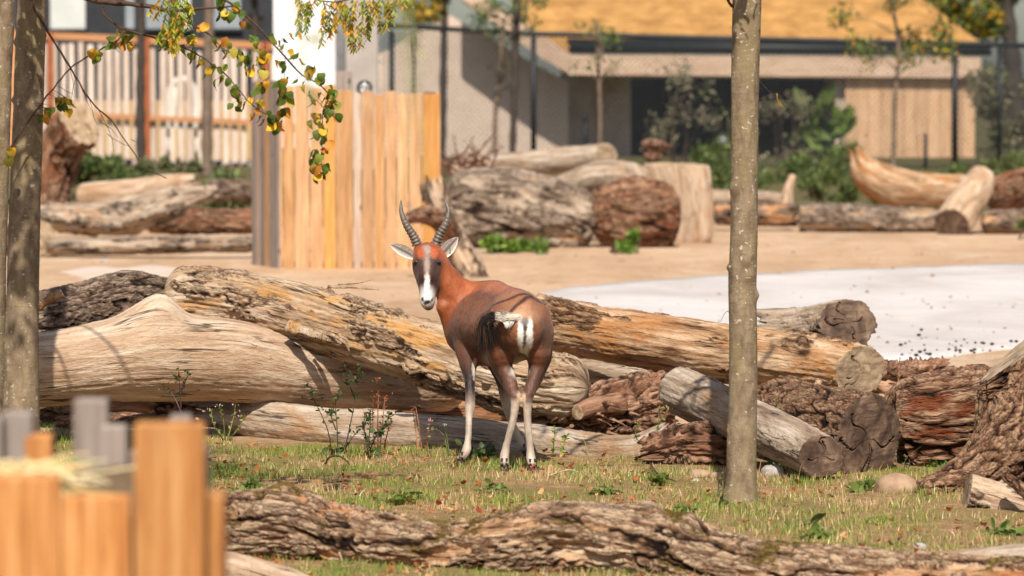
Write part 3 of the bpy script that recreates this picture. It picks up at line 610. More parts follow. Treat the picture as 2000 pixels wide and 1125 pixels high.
for k, K in enumerate([[(822, 418, 40.1), (806, 410, 40.1), (784, 392, 40.1)], [(815, 418, 40.1), (800, 402, 40.1), (797, 378, 40.1)], [(836, 412, 40.1), (828, 405, 40.1), (815, 412, 40.1)]]):
    splinter(SN, K, 8, 'pale_log', .5, 'splinter', k)

# ------------------------------------------------------------------ timber pen behind the antelope
M['board_a'] = plank_material('honey_board', (156, 112, 72), (186, 142, 96), (202, 164, 122), False)
M['board_b'] = plank_material('pale_board', (164, 122, 86), (190, 148, 108), (204, 170, 134), False)
M['board_g'] = plank_material('grey_board', (150, 126, 110), (178, 156, 138), (196, 178, 162))
M['board_y'] = plank_material('yellow_board', (170, 114, 56), (192, 138, 76), (206, 156, 98), False)
M['board_o'] = plank_material('orange_board', (150, 92, 46), (190, 132, 76), (208, 160, 108), scale=1.6)
M['board_s'] = plank_material('silvered_board', (116, 102, 94), (146, 132, 122), (168, 156, 146))
def board(parent, c, d, rot, mat, name='board', tilt=0.0):
    """c = centre of its foot"""
    o = MB().box((0, 0, d[2] / 2), d, 0, 0, None, 0.006).build(name, M[mat]); o.parent = parent
    o.location = Vector(c) - parent.location; o.rotation_euler = (0, tilt, rot); return o
D0 = 42.3
pen = thing('timber_pen', 'tall timber pen of upright boards with grey left side', 'pen', (*P(700, 525, D0)[:2], 0))
xs = [552, 575, 605, 631, 656, 690, 706, 730, 752, 775, 797, 824, 858]
tops = [163, 168, 166, 172, 166, 176, 182, 178, 185, 178, 184, 182, 184]
mats = ['board_b', 'board_a', 'board_b', 'board_b', 'board_y', 'board_a', 'board_g', 'board_b', 'board_a', 'board_b', 'board_b', 'board_b', 'board_y']
px0 = 546
for x1, tp, mt in zip(xs, tops, mats):
    w = px2m(x1 - px0, D0); c = P((px0 + x1) / 2, 300, D0); h = P(0, tp, D0)[2]
    board(pen, (c[0], c[1] + random.uniform(-.01, .01), -0.02), (w - 0.012, 0.045, h + 0.02), 0, mt); px0 = x1
a, b = P(546, 300, D0 + .02), P(495, 300, D0 + 0.95); n = 6; d = b - a; L = np.linalg.norm(d[:2]); ang = math.atan2(d[1], d[0])
for k in range(n):
    c = a + d * (k + .5) / n; board(pen, (c[0], c[1], -0.02), (L / n - 0.01, 0.045, P(0, 160 + random.uniform(-6, 6), D0)[2] + .02), ang, ['board_s', 'board_s', 'board_a', 'board_s', 'board_g', 'board_s'][k])  # left side in greyer, darker boards than the front
a, b = P(856, 300, D0 + .04), P(830, 300, D0 + 1.9); d = b - a; L = np.linalg.norm(d[:2]); ang = math.atan2(d[1], d[0]); n = 9
for k in range(n):
    c = a + d * (k + .5) / n; board(pen, (c[0], c[1], -0.02), (L / n - 0.01, 0.045, P(0, 180, D0)[2] + .02), ang, 'board_a')
for z in (0.45, 1.5):
    board(pen, (P(700, 300, D0)[0], P(700, 300, D0)[1] + .06, z), (px2m(300, D0), 0.06, 0.1), 0, 'board_a', 'rail')
# post and white cabin behind the pen
post = board(pen, (P(672, 300, D0 + .2)[0], P(672, 300, D0 + .2)[1], -.02), (px2m(32, D0), .12, P(0, 135, D0)[2]), 0, 'board_s', 'post')
M['white_panel'] = plain_material('white_painted_metal', (226, 226, 228), (206, 206, 210), 3, .5)
M['vent'] = plain_material('grey_metal', (150, 150, 148), (120, 120, 120), 8, .5)
M['black'] = plain_material('black_coated_steel', (36, 40, 42), (22, 24, 26), 8, .5)
Dc = 60.0
cab = thing('white_cabin', 'white ribbed metal cabin with a grey louvre behind the timber pen', 'cabin', (*P(600, 300, Dc)[:2], 0.25))
def rect(x0, x1, y0, y1, D, dep, mb=None, col=None):
    """box whose front face spans pixels at depth D"""
    a = P(x0, y1, D); b = P(x1, y0, D); mb = mb or MB()
    return mb.box(((a[0] + b[0]) / 2, (a[1] + b[1]) / 2 + dep / 2, (a[2] + b[2]) / 2), (b[0] - a[0], dep, b[2] - a[2]), col=col)
rect(534, 655, -120, 290, Dc, 2.2).build('wall', M['white_panel'], cab)
for k in range(11): rect(536 + k * 11, 541 + k * 11, -118, 289, Dc - .03, .03).build('rib', M['white_panel'], cab)
lv = rect(657, 672, -100, 290, Dc - .02, .3).build('louvre', M['vent'], cab)
for k in range(22): rect(658, 671, 4 + k * 8, 8 + k * 8, Dc - .05, .03).build('slat', M['vent'], lv, off=np.array(cab.location))
tag(rect(676, 738, -60, 330, 62, .4).build('grey_wall_panel', plain_material('grey_render', (176, 166, 158), (158, 148, 140), 4, .9)), 'plain grey wall panel between the white cabin and the wire fence', 'wall')
# fan-like round object on the pen top
fan = thing('round_valve', 'small black and white round valve wheel on the pen top', 'valve', P(712, 180, 42.6))
rg = MB()
c = P(712, 172, 42.55); Rr = px2m(13, 42.5)
rg.tube([c + Rr * np.array([math.cos(t), 0, math.sin(t)]) for t in np.linspace(0, 6.283, 20)], px2m(3, 42.5), 6).build('rim', M['black'], fan, True)
for k in range(5):
    t = k / 5 * 6.283 + .3; MB().tube([c, c + Rr * .9 * np.array([math.cos(t), 0, math.sin(t)])], [px2m(4, 42.5), px2m(2.5, 42.5)], 6).build('spoke', M['white_panel'] if k % 2 else M['vent'], fan, True)
MB().tube([c, P(712, 186, 42.55)], px2m(3, 42.5), 6).build('stem', M['black'], fan)

# ------------------------------------------------------------------ foreground planter
pl = thing('timber_planter', 'foreground planter box of uneven orange and silvered boards', 'planter', (*P(200, 1100, 8.4)[:2], 0))
def fboard(x0, x1, top, D, mat, dep=.045, tilt=0.0, name='board'):
    a = P((x0 + x1) / 2, top, D); w = px2m(x1 - x0, D); return board(pl, (a[0], a[1] + dep / 2, 0), (w, dep, a[2]), 0, mat, name, tilt)
fboard(-170, -22, 905, 8.0, 'board_o'); fboard(-18, 116, 930, 8.0, 'board_o'); fboard(120, 254, 968, 8.02, 'board_o'); fboard(262, 398, 826, 7.95, 'board_o', .05)
fboard(388, 436, 968, 8.1, 'board_o', .12); 
for k, (x, t) in enumerate([(376, 850), (392, 975), (400, 960), (404, 940), (398, 985)]):
    D = 8.25 + k * .19; a = P(x + 28, t + 25, D); board(pl, (a[0] - .02, a[1], 0), (.045, .17, a[2]), 0.02, ['board_s', 'board_o'][k % 2])
for x0, x1, t, mt in [(-60, 2, 815, 'board_s'), (4, 62, 806, 'board_s'), (48, 100, 850, 'board_o'), (142, 208, 780, 'board_s'), (196, 246, 832, 'board_s'), (250, 300, 880, 'board_s'), (330, 372, 812, 'board_s'), (302, 330, 880, 'board_s')]:
    fboard(x0, x1, t, 9.2 + random.uniform(-.06, .06), mt, .07)
fz = P(150, 968, 8.1)[2] - .05
a, b = P(-200, 960, 8.05), P(395, 960, 9.15); mm = plain_material('planter_soil', (120, 98, 70), (84, 66, 48), 20, .95)
nx, ny = 40, 40; X, Y = np.meshgrid(np.linspace(a[0], b[0], nx), np.linspace(P(0, 960, 8.06)[1], P(0, 960, 9.15)[1], ny))
Z = fz + .03 * fbm(np.stack([X.ravel() * 9, Y.ravel() * 9, X.ravel() * 0], 1), 3, 4).reshape(X.shape)
i = (np.arange(ny - 1)[:, None] * nx + np.arange(nx - 1)[None]).ravel()
part('soil', pl, np.stack([X, Y, Z], -1).reshape(-1, 3), np.stack([i, i + 1, i + nx + 1, i + nx], 1), mm)
st = MB()
for k in range(260):
    x = random.uniform(a[0], b[0] - .28); y = random.uniform(8.1, 9.1); an = random.uniform(0, 6.28); l = random.uniform(.05, .2); p = np.array([x, y, fz + .01 + random.uniform(0, .015)])
    st.tube([p, p + np.array([math.cos(an) * l * .5, math.sin(an) * l * .5, random.uniform(0, .015)]), p + np.array([math.cos(an) * l, math.sin(an) * l, random.uniform(-.02, .015)])], .0022, 3, lin(random.choice([(214, 188, 136), (196, 164, 108), (222, 204, 160), (140, 146, 84)])), False)
tag(st.build('straw', M['vc'], pl), kind='stuff')

# ------------------------------------------------------------------ leaves and plants
def leaf_geo(kind='heart', curl=0.0):
    if kind == 'heart':
        o = [(0, 0), (.16, -.08), (.36, -.05), (.40, .06), (.47, .14), (.43, .26), (.46, .36), (.37, .48), (.38, .58), (.26, .70), (.25, .78), (.12, .90), (0, 1.0)]
    elif kind == 'oval': o = [(0, 0), (.14, .12), (.21, .35), (.2, .6), (.11, .86), (0, 1)]
    else: o = [(0, 0), (.07, .2), (.1, .45), (.07, .75), (0, 1)]
    V = [(0, y, -.03 * math.sin(3 * y)) for _, y in o]; n = len(o)
    R = [(x, y, .16 * x + .05 * math.sin(7 * y)) for x, y in o]; Lf = [(-x, y, .16 * x + .05 * math.cos(6 * y)) for x, y in o]
    V = np.array(V + R + Lf); V[:, 2] += curl * (V[:, 1] ** 2 * .5 + V[:, 0] * V[:, 1] * .8); V[:, 1] -= abs(curl) * .2 * V[:, 1] ** 2; Q = []
    for k in range(n - 1): Q += [(k, n + k, n + k + 1, k + 1), (2 * n + k, k, k + 1, 2 * n + k + 1)]
    return V, np.array(Q)
LEAF_COL = [(110, 132, 44), (94, 114, 38), (132, 148, 52), (206, 152, 40), (222, 176, 50), (194, 128, 44), (170, 160, 56), (86, 106, 38)]
LEAF_ME = []
for i, c in enumerate(LEAF_COL):
    row = []
    for q, cu in enumerate((-.9, .3, .9)):
        HV, HQ = leaf_geo('heart', cu); cc = np.array(lin(c))[None] * (1 + .22 * np.sin(HV[:, 1:2] * 5 + i + q)); ed = (np.abs(HV[:, :1]) + .5 * HV[:, 1:2]) > (.55 if i in (2, 6, 0) else .8)
        cc = np.where(ed, cc * .45 + .55 * np.array(lin((176, 128, 50)))[None] if i in (0, 2, 6) else cc * .85, cc); row.append(mk_mesh('leaf', HV, HQ, M['leaf'], True, {'col': np.clip(cc, 0, 1)}))
    LEAF_ME.append(row)
def basis(dirv, roll):
    d = Vector(dirv).normalized(); q = d.to_track_quat('Y', 'Z'); from mathutils import Quaternion
    return q @ Quaternion((0, 1, 0), roll)
def add_leaf(parent, pos, size, dirv, roll, off, mesh=None):
    o = link('leaf', random.choice(mesh or random.choice(LEAF_ME)), parent); o.location = Vector(pos) - Vector(off); o.rotation_mode = 'QUATERNION'
    o.rotation_quaternion = basis(dirv, roll); o.scale = (size * random.uniform(.85, 1.15), size, size); return o
def scatter_leaves(n, centres, radii, size, cols, kind='oval', up=.2, seed=1, jit=.3):
    """one mesh of n leaves spread through ellipsoid clumps"""
    r = np.random.default_rng(seed); V0, Q0 = leaf_geo(kind)
    k = r.integers(0, len(centres), n); c = np.array(centres)[k]; rd = np.array(radii)[k]
    d = r.normal(size=(n, 3)); d /= np.linalg.norm(d, axis=1)[:, None]; c = c + d * rd * (r.random(n) ** .45)[:, None]
    y = r.normal(size=(n, 3)); y[:, 2] += up; y /= np.linalg.norm(y, axis=1)[:, None]
    x = np.cross(y, r.normal(size=(n, 3))); x /= np.linalg.norm(x, axis=1)[:, None]; z = np.cross(x, y)
    s = size * (1 + jit * r.normal(size=n)); s = np.clip(s, size * .4, size * 1.8)
    V = c[:, None] + s[:, None, None] * (V0[None, :, 0:1] * x[:, None] + V0[None, :, 1:2] * y[:, None] + V0[None, :, 2:3] * z[:, None])
    Q = (np.arange(n) * len(V0))[:, None, None] + Q0[None]
    cc = np.array([lin(q) for q in cols])[r.integers(0, len(cols), n)] * (1 + .22 * r.normal(size=(n, 1)))
    return V.reshape(-1, 3), Q.reshape(-1, 4), np.repeat(np.clip(cc, .005, 1), len(V0), 0)

GREENS = [(92, 112, 58), (80, 98, 52), (112, 126, 68), (72, 88, 46), (130, 136, 84)]
DRYG = [(120, 112, 84), (134, 120, 94), (98, 98, 70), (108, 108, 74), (150, 132, 108)]
AUT = [(150, 140, 40), (178, 146, 40), (104, 118, 44), (88, 104, 40), (196, 140, 46)]
def bush(name, label, cat, boxpx, D, n, size, cols, seed, stems=6, kind='oval', group=None, clumps=9, up=.3):
    x0, y0, x1, y1 = boxpx; r = random.Random(seed); base = P((x0 + x1) / 2, y1, D); g = float(gz(base[0], base[1]))
    base[2] = min(base[2], g + .05) if y1 > 250 else base[2]
    o = thing(name, label, cat, base, group); cs, rs = [], []
    for k in range(clumps):
        cx = r.uniform(x0 + (x1 - x0) * .12, x1 - (x1 - x0) * .12); cy = r.uniform(y0 + (y1 - y0) * .15, y1 - (y1 - y0) * .1); c = P(cx, cy, D + r.uniform(-.4, .4)); cs.append(c)
        q = px2m(min(x1 - x0, y1 - y0) * r.uniform(.14, .3), D); rs.append((q * 1.1, q * 1.1, q))
    V, Q, C = scatter_leaves(n, cs, rs, size, cols, kind, up, seed)
    part('foliage', o, V, Q, M['leaf'], True, {'col': C})
    mb = MB()
    for c in cs[:max(stems, 1)]:
        b0 = base + np.array([r.uniform(-.15, .15), r.uniform(-.1, .1), -.05]); mid = (b0 + c) / 2 + np.array([r.uniform(-.1, .1), 0, .05]); mb.tube(catmull([b0, mid, c], 8), np.linspace(.018, .005, 8), 5, lin((86, 70, 54)))
    mb.build('stem', M['twig'], o, True)
    return o

# ------------------------------------------------------------------ wire fence
Df = 69.0
wf = thing('wire_fence', 'tall dark chain link fence running in front of the tiled building', 'fence', (*P(1400, 330, Df)[:2], .5))
ya, yb = 52, 84                                            # its top rail sinks a little to the right
def ftop(x): return np.interp(x, [700, 1040, 1900, 2100], [46, 66, 86, 92])
for x, w, t, bt in [(765, 11, 60, 345), (808, 7, 62, 345), (1042, 11, 62, 345), (1865, 12, 80, 345), (1952, 8, 92, 345), (1143, 9, 228, 345), (1808, 7, 262, 345)]:
    a, b = P(x, bt + 12, Df), P(x, t, Df); MB().tube([a, b], px2m(w / 2, Df), 8).build('post', M['black'], wf, True)
MB().tube([P(x, ftop(x), Df) for x in (690, 1040, 1480, 1900, 2100)], px2m(5, Df), 8).build('top_rail', M['black'], wf, True)
mesh = MB(); X0, X1 = P(740, 300, Df)[0], P(2100, 300, Df)[0]; zb = .45; yy = P(1400, 300, Df)[1] + .06
def ztop(x): return P(0, ftop(1000 + x / Df * FPX), Df)[2]
s = .105
for dr in (1, -1):
    for x in np.arange(X0 - 3, X1 + 3, s):
        p, q = np.array([x, yy, zb]), np.array([x + dr * 2.55, yy, zb + 2.55])
        lo, hi = 0., 1.
        for t in np.linspace(0, 1, 52):
            pass
        ts = np.linspace(0, 1, 40); pts = p + (q - p) * ts[:, None]; ok = (pts[:, 0] > X0) & (pts[:, 0] < X1) & (pts[:, 2] < np.array([ztop(v) for v in pts[:, 0]]))
        if ok.sum() > 1: pts = pts[ok]; mesh.tube([pts[0], pts[-1]], .0095, 3, None, False)
V, F, C = mesh.arrays(); tag(part('wire_mesh', wf, V, F, M['black'], False, {'col': C}), kind='stuff')

# ------------------------------------------------------------------ tiled building
Db = 80.0
M['render'] = plain_material('sand_render_wall', (204, 184, 168), (190, 170, 154), 3, .95)
M['fascia'] = plank_material('pale_fascia', (176, 142, 116), (206, 176, 150), (222, 200, 180), False, 0)
M['rooftile'] = plain_material('ochre_shingle', (184, 140, 82), (132, 94, 50), 2.2, .9, (1, 1, 2))
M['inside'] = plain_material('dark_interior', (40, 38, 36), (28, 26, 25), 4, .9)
M['cladding'] = plank_material('timber_cladding', (186, 144, 108), (206, 168, 132), (216, 184, 152))
bl = thing('tiled_building', 'low building with ochre shingle roof and deep pale fascia behind the wire fence', 'building', (*P(1400, 340, Db)[:2], .5))
def poly_prism(pxs, D, dep, mat, name, parent):
    f = np.array([P(x, y, D) for x, y in pxs]); b = f + np.array([0, dep, 0]); n = len(f); V = np.vstack([f, b]); k = np.arange(n)
    Q = np.stack([k, (k + 1) % n, n + (k + 1) % n, n + k], 1)[:, ::-1]
    return part(name, parent, V, [Q, np.array([tuple(range(n))[::-1], tuple(range(n, 2 * n))])], M[mat], False, {'col': np.tile((.5, .5, .5), (2 * n, 1))})
poly_prism([(640, 380), (640, 160), (880, 30), (960, 78), (1110, 160), (1110, 380)], Db + .3, .3, 'render', 'gable_wall', bl)
poly_prism([(1095, 140), (1232, 140), (1232, 380), (1095, 380)], Db + 1.2, .3, 'render', 'recess_wall', bl)
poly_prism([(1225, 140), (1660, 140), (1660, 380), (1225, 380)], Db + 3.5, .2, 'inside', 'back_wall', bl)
poly_prism([(1632, 150), (1649, 150), (1649, 380), (1632, 380)], Db - .7, 3.0, 'render', 'side_wall', bl)
for k in range(11):
    x0 = 1650 + k * 23; a = P(x0 + 11, 400, Db - .75); h = P(0, 145, Db)[2]
    board(bl, (a[0], a[1], .4), (px2m(22, Db), .05, h - .4), 0, 'cladding', 'cladding_board')
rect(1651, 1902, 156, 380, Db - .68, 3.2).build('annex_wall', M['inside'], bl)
# roof of stepped shingle courses
ex0, ex1 = P(1060, 84, Db - 1)[0], P(1935, 84, Db - 1)[0]; ez = P(0, 100, Db - 1)[2]; ey = P(0, 100, Db - 1)[1]; roof = MB(); nco = 26
for k in range(nco):
    t = k / nco; y = ey + t * 6.5; z = ez + t * 3.4; sl = math.atan2(3.4, 6.5)
    x1 = ex1 - t * 3.6; x0 = ex0 - t * 4.4 if k < 9 else ex0 - .44 * 4
    x0 = ex0 - min(t, .9) * 2.0
    L = 6.5 / nco * 1.25; cy, cz = y + L / 2, z + L / 2 * math.tan(sl)
    v = np.array([(x0, y, z), (x1, y, z), (x1 - .12, y + L, z + L * math.tan(sl) * .9), (x0 - .07, y + L, z + L * math.tan(sl) * .9)]); w = v - np.array([0, 0, .05])
    roof.add(np.vstack([v, w]), Q=[(0, 1, 2, 3), (7, 6, 5, 4), (0, 4, 5, 1), (1, 5, 6, 2), (3, 2, 6, 7), (0, 3, 7, 4)])
roof.build('roof', M['rooftile'], bl)
poly_prism([(1113, 107), (1916, 112), (1916, 152), (1113, 146)], Db - 1.12, .1, 'fascia', 'fascia', bl)
f = np.array([P(1113, 107, Db - .9), P(1113, 146, Db - .9), P(880, -22, Db - .6), P(905, -34, Db - .6), P(1056, 60, Db - .9)]); 
poly_prism([(1113, 105), (1113, 145), (1056, 112), (930, 20), (900, -5), (900, -40), (1050, 62)], Db - 1.16, .12, 'fascia', 'bargeboard', bl)
poly_prism([(1113, 146), (1916, 152), (1916, 156), (1113, 150)], Db - .85, 3.9, 'fascia', 'soffit', bl)
poly_prism([(900, -5), (1113, 144), (1113, 149), (900, 0)], Db - .7, 1.2, 'fascia', 'verge_soffit', bl)
MB().tube([P(1112, 92, Db - 1.06), P(1935, 98, Db - 1.06)], px2m(11, Db), 10).build('gutter', M['black'], bl, True)
MB().tube([P(1108, 80, Db - 1.06), P(1935, 86, Db - 1.06)], px2m(5, Db), 8).build('gutter_lip', M['black'], bl, True)
for x in (1300, 1560): MB().box(P(x, 240, Db + 3.2) , (.16, .1, 2.6)).build('door_post', M['inside'], bl)
lamp = MB(); c = P(1412, 285, 74); lamp.tube([c + np.array([0, 0, -.16]), c + np.array([0, 0, .14]), c + np.array([0, 0, .2])], [.1, .1, .02], 10)
lo = thing('bollard_lamp', 'small pale bollard light among the weeds by the dark doorway', 'lamp', c + np.array([0, 0, -.8])); lamp.build('head', M['vent'], lo, True); MB().tube([c + np.array([0, 0, -.8]), c + np.array([0, 0, -.16])], .05, 8).build('post', M['black'], lo, True)
# ------------------------------------------------------------------ left building and paling fence
lb = thing('dark_house', 'dark clad house with grey glazing behind the paling fence', 'house', (*P(250, 320, 84)[:2], .5))
rect(-200, 560, -120, 370, 84, 3).build('wall', plain_material('dark_cladding', (52, 54, 58), (38, 40, 44), 4, .7), lb)
M['pane'] = plain_material('grey_glass_pane', (150, 156, 160), (128, 134, 140), 1.2, .25, None, .5)
M['blind'] = plain_material('pale_blind', (206, 206, 200), (186, 188, 184), 2, .8)
for x0, x1, mt in [(-60, 25, 'pane'), (98, 166, 'blind'), (245, 262, 'pane'), (285, 330, 'pane'), (350, 372, 'blind'), (400, 470, 'pane')]:
    w_ = rect(x0, x1, -90, 56, 83.9, .08).build('window', M[mt], lb)
    rect(x0 - 4, x1 + 4, 56, 62, 83.85, .14).build('sill', M['black'], w_, off=np.array(lb.location))
Dp = 70.0
pf = thing('paling_fence', 'rustic paling fence of pale uneven stakes with orange rails', 'fence', (*P(260, 330, Dp)[:2], .5))
M['stake'] = plank_material('pale_stake', (178, 152, 134), (206, 186, 170), (222, 208, 198), False)
M['rail'] = plank_material('orange_rail', (170, 112, 70), (198, 142, 98), (214, 166, 126), False, 0)
M['rust'] = plain_material('rust_red_timber', (168, 96, 58), (140, 76, 44), 6)
def lrow(x): return np.interp(x, [-60, 540], [56, 84])
for x, w in [(24, 22), (100, 10), (287, 13), (520, 14)]:
    a, b = P(x, 335, Dp - .05), P(x, lrow(x) - 1, Dp - .05); board(pf, (a[0], a[1], .3), (px2m(w, Dp), .12, b[2] - .3), 0, 'rust' if w != 22 else 'rail', 'post')
for off, th_ in ((6, 13), (158, 10)):
    a, b = P(-60, lrow(-60) + off, Dp - .12), P(545, lrow(545) + off, Dp - .12); c = (a + b) / 2
    o = MB().box((0, 0, 0), (np.linalg.norm(b - a), .07, px2m(th_, Dp))).build('rail', M['rail']); o.parent = pf; o.location = Vector(c) - pf.location; o.rotation_euler = (0, -math.atan2(b[2] - a[2], b[0] - a[0]), 0)
x = -55
while x < 540:
    t = lrow(x) + random.uniform(12, 26); bt = 318 + random.uniform(-8, 10); w = random.uniform(8.5, 13); a = P(x, bt, Dp + .02); b = P(x + random.uniform(-3, 3), t, Dp + .02); h = b[2] - a[2]
    o = board(pf, (a[0], a[1] + random.uniform(-.02, .02), a[2]), (px2m(w, Dp), .05, h), random.uniform(-.2, .2), 'stake', 'stake', (b[0] - a[0]) / h); x += random.uniform(15, 22)
tag(rect(110, 545, 196, 330, 75, .3).build('terrace_wall', plain_material('tan_render', (186, 156, 112), (166, 136, 96), 3, .95)), 'tan wall behind the lower half of the paling fence', 'wall')
# low stone kerb below the stakes, terrace floor
kb = rect(-80, 545, 312, 345, 70.3, .5).build('stone_kerb', plain_material('grey_stone', (150, 144, 136), (118, 112, 106), 5, .95)); tag(kb, 'low grey stone kerb under the paling fence', 'kerb')
# pale arched garden chair behind the stakes
ch = thing('arched_chair', 'pale garden chair with arched back behind the paling fence', 'chair', P(358, 310, 72))
arc = [P(328, 240, 72), P(330, 190, 72), P(338, 165, 72), P(356, 154, 72), P(374, 165, 72), P(382, 190, 72), P(384, 240, 72)]
mt = plain_material('pale_plastic', (214, 206, 196), (196, 188, 178), 3, .5)
MB().tube(catmull(arc, 24), px2m(7, 72), 8).build('back_frame', mt, ch, True)
for k in (342, 356, 370): MB().tube([P(k, 164, 72), P(k, 240, 72)], px2m(4, 72), 6).build('back_slat', mt, ch, True)
rect(324, 390, 236, 250, 71.6, .5).build('seat', mt, ch)
for k in (328, 384): MB().tube([P(k, 250, 71.8), P(k, 330, 71.8)], px2m(4, 72), 6).build('leg', mt, ch, True)

# thin background trees
def thin_tree(label, K, mat, D, crown=None, seed=1, cols=AUT, name='young_tree'):
    W = np.array([[*P(x, y, D), px2m(r, D)] for x, y, r in K]); S = catmull(W, 30); o = thing(name, label, 'tree', S[0, :3], None)
    mb = MB(); mb.tube(S[:, :3], S[:, 3] * (1 + .12 * np.sin(np.arange(30) * 1.7)), 9); mb.build('trunk', mat, o, True)
    if crown:
        x0, y0, x1, y1, n, size = crown; r = random.Random(seed); cs = [P(r.uniform(x0, x1), r.uniform(y0, y1), D + r.uniform(-.5, .5)) for _ in range(12)]; q = px2m((x1 - x0) * .16, D)
        V, Q, C = scatter_leaves(n, cs, [(q, q, q)] * 12, size, cols, 'oval', .1, seed); part('crown', o, V, Q, M['leaf'], True, {'col': C})
        lm = MB()
        for c in cs: 
            k = np.argmin(np.abs(S[:, 2] - (c[2] - .3))); lm.tube(catmull([S[k, :3], (S[k, :3] + c) / 2 + np.array([0, 0, .1]), c], 7), np.linspace(.016, .005, 7), 5)
        lm.build('limb', mat, o, True)
    return o
bk1 = plain_material('grey_brown_bark', (126, 108, 92), (92, 78, 66), 14); bk2 = plain_material('dark_thin_bark', (74, 64, 56), (50, 44, 40), 14)
thin_tree('thin dark trunk in front of the rust red fence post', [(276, 350, 10), (274, 200, 9), (276, 60, 8), (276, -80, 7)], bk2, 66)
thin_tree('thin grey-brown trunk rising before the right end of the paling fence', [(404, 352, 11), (405, 200, 10.5), (408, 60, 10), (410, -80, 9)], bk1, 64)
thin_tree('dark slender tree before the gable wall', [(1000, 330, 7), (1004, 200, 7), (1008, 60, 8), (1012, -60, 8)], bk2, 66, (930, -60, 1080, 60, 700, .08), 3, GREENS)
thin_tree('spindly sapling beside the dark slender tree', [(966, 330, 5), (968, 220, 5), (978, 120, 4), (985, 40, 3)], bk1, 67, (940, 60, 1010, 190, 160, .07), 4, DRYG)
thin_tree('leafy sapling in front of the timber clad annex', [(1744, 340, 5), (1748, 200, 4.5), (1755, 90, 4), (1740, 0, 3)], bk1, 66, (1640, -40, 1850, 120, 1300, .09), 5, GREENS + AUT)
thin_tree('twiggy sapling in front of the grey fascia', [(1170, 330, 4), (1172, 220, 4), (1168, 120, 3.5), (1166, 40, 3)], bk1, 68, (1110, 50, 1225, 150, 340, .07), 6, GREENS)
thin_tree('broad autumn tree behind the roof hip', [(1990, 360, 22), (1985, 200, 20), (1970, 60, 16), (1960, -100, 12)], bk2, 86, (1800, -110, 2080, 75, 6500, .17), 7, AUT + GREENS)
thin_tree('yellow-leaved tree above the gable', [(860, 380, 9), (865, 200, 8), (868, 40, 7), (870, -40, 6)], bk2, 76, (780, -60, 940, 36, 1500, .11), 8, AUT)
thin_tree('rusty-leaved tree between dark house and white cabin', [(500, 380, 9), (500, 200, 8), (498, 40, 7), (495, -40, 6)], bk2, 76, (462, -70, 532, 48, 800, .10), 9, [(110, 84, 40), (134, 96, 44), (90, 84, 44)])
# background shrubs
LDRY = [(166, 152, 120), (176, 156, 130), (142, 138, 102), (150, 146, 108)]
B1 = [('brown leggy shrub before the dark doorway', (1255, 90, 1400, 320), 72, 650, .07, LDRY, 21), ('grey-green shrub right of the slim tree, before the doorway', (1480, 150, 1590, 370), 72, 650, .07, LDRY, 22), ('dark shrub in the doorway behind the slim tree', (1360, 140, 1500, 340), 75, 500, .08, LDRY + GREENS, 23),
      ('tall grassy weeds below the side wall', (1560, 270, 1690, 395), 64, 1500, .13, GREENS, 24), ('green weeds beside the bollard light', (1340, 270, 1450, 395), 65, 1500, .12, GREENS, 25), ('green weeds growing behind the bleached stub', (1460, 300, 1580, 400), 63, 1300, .12, GREENS, 26), ('weeds at the foot of the timber cladding', (1700, 330, 1900, 400), 62, 1300, .12, GREENS, 27),
      ('grey-green hedge shrub at the right end of the building', (1905, 90, 2060, 340), 72, 3600, .10, DRYG + [(140, 142, 100), (150, 146, 110)], 28), ('grass tussock under the hedge shrub', (1910, 290, 2040, 370), 62, 1300, .13, [(112, 122, 70), (130, 134, 84), (94, 106, 58)], 29), ('broad-leaved lime green plant by the doorway post', (1540, 200, 1650, 300), 73, 60, .5, [(118, 138, 62), (104, 126, 54)], 30)]
for lb_, bx, D, n, sz, cs, sd in B1: bush('shrub', lb_, 'shrub', bx, D, n, sz, cs, sd, kind='blade' if 'weed' in lb_ or 'tussock' in lb_ else 'oval', up=1.2 if 'weed' in lb_ or 'tussock' in lb_ else .3)
for lb_, bx, sd in [('leafy weeds behind the thin grey log', (1395, 330, 1500, 412), 41), ('leafy weeds behind the long low bark log', (1560, 335, 1690, 416), 42), ('weeds in the gap under the curved brown log', (1690, 372, 1860, 412), 43), ('weeds between pale slab and slim tree', (1385, 340, 1440, 400), 44)]: bush('shrub', lb_, 'shrub', bx, 57.5, 1300, .12, GREENS, sd, kind='blade', up=1.2)
bush('shrub', 'low green bank plants behind the leaning stump', 'shrub', (130, 298, 270, 368), 60, 1700, .11, GREENS, 31, clumps=12)
bush('shrub', 'green ground plants behind the pale barkless log', 'shrub', (260, 312, 400, 368), 60, 1000, .10, GREENS + DRYG, 32, clumps=12)
bush('shrub', 'weedy plants at the left side of the pen', 'shrub', (400, 318, 500, 410), 58, 1000, .10, GREENS, 33, clumps=10)
bush('weed_clump', 'bright green nettles at the foot of the huge barked log', 'weed', (935, 468, 1045, 502), 46.3, 500, .09, [(112, 142, 52), (96, 128, 46), (128, 152, 64)], 34, clumps=8)
bush('weed_clump', 'small green weed tuft between barked log and root ball', 'weed', (1195, 455, 1245, 494), 46.2, 220, .08, [(112, 142, 52), (96, 128, 46)], 35, clumps=5)
bush('weed_clump', 'tiny green weed by the nettles', 'weed', (1035, 455, 1070, 494), 46.2, 140, .07, [(104, 132, 52), (86, 112, 42)], 36, clumps=4)
bush('weed_clump', 'low weeds beside the short bark log end', 'weed', (1985, 430, 2030, 456), 50.5, 200, .08, GREENS, 37, clumps=4)
dry = thing('brush_pile', 'heap of dry reddish twigs beside the pen', 'brush', (*G(900, 480)[:2], 0)); tw = MB()
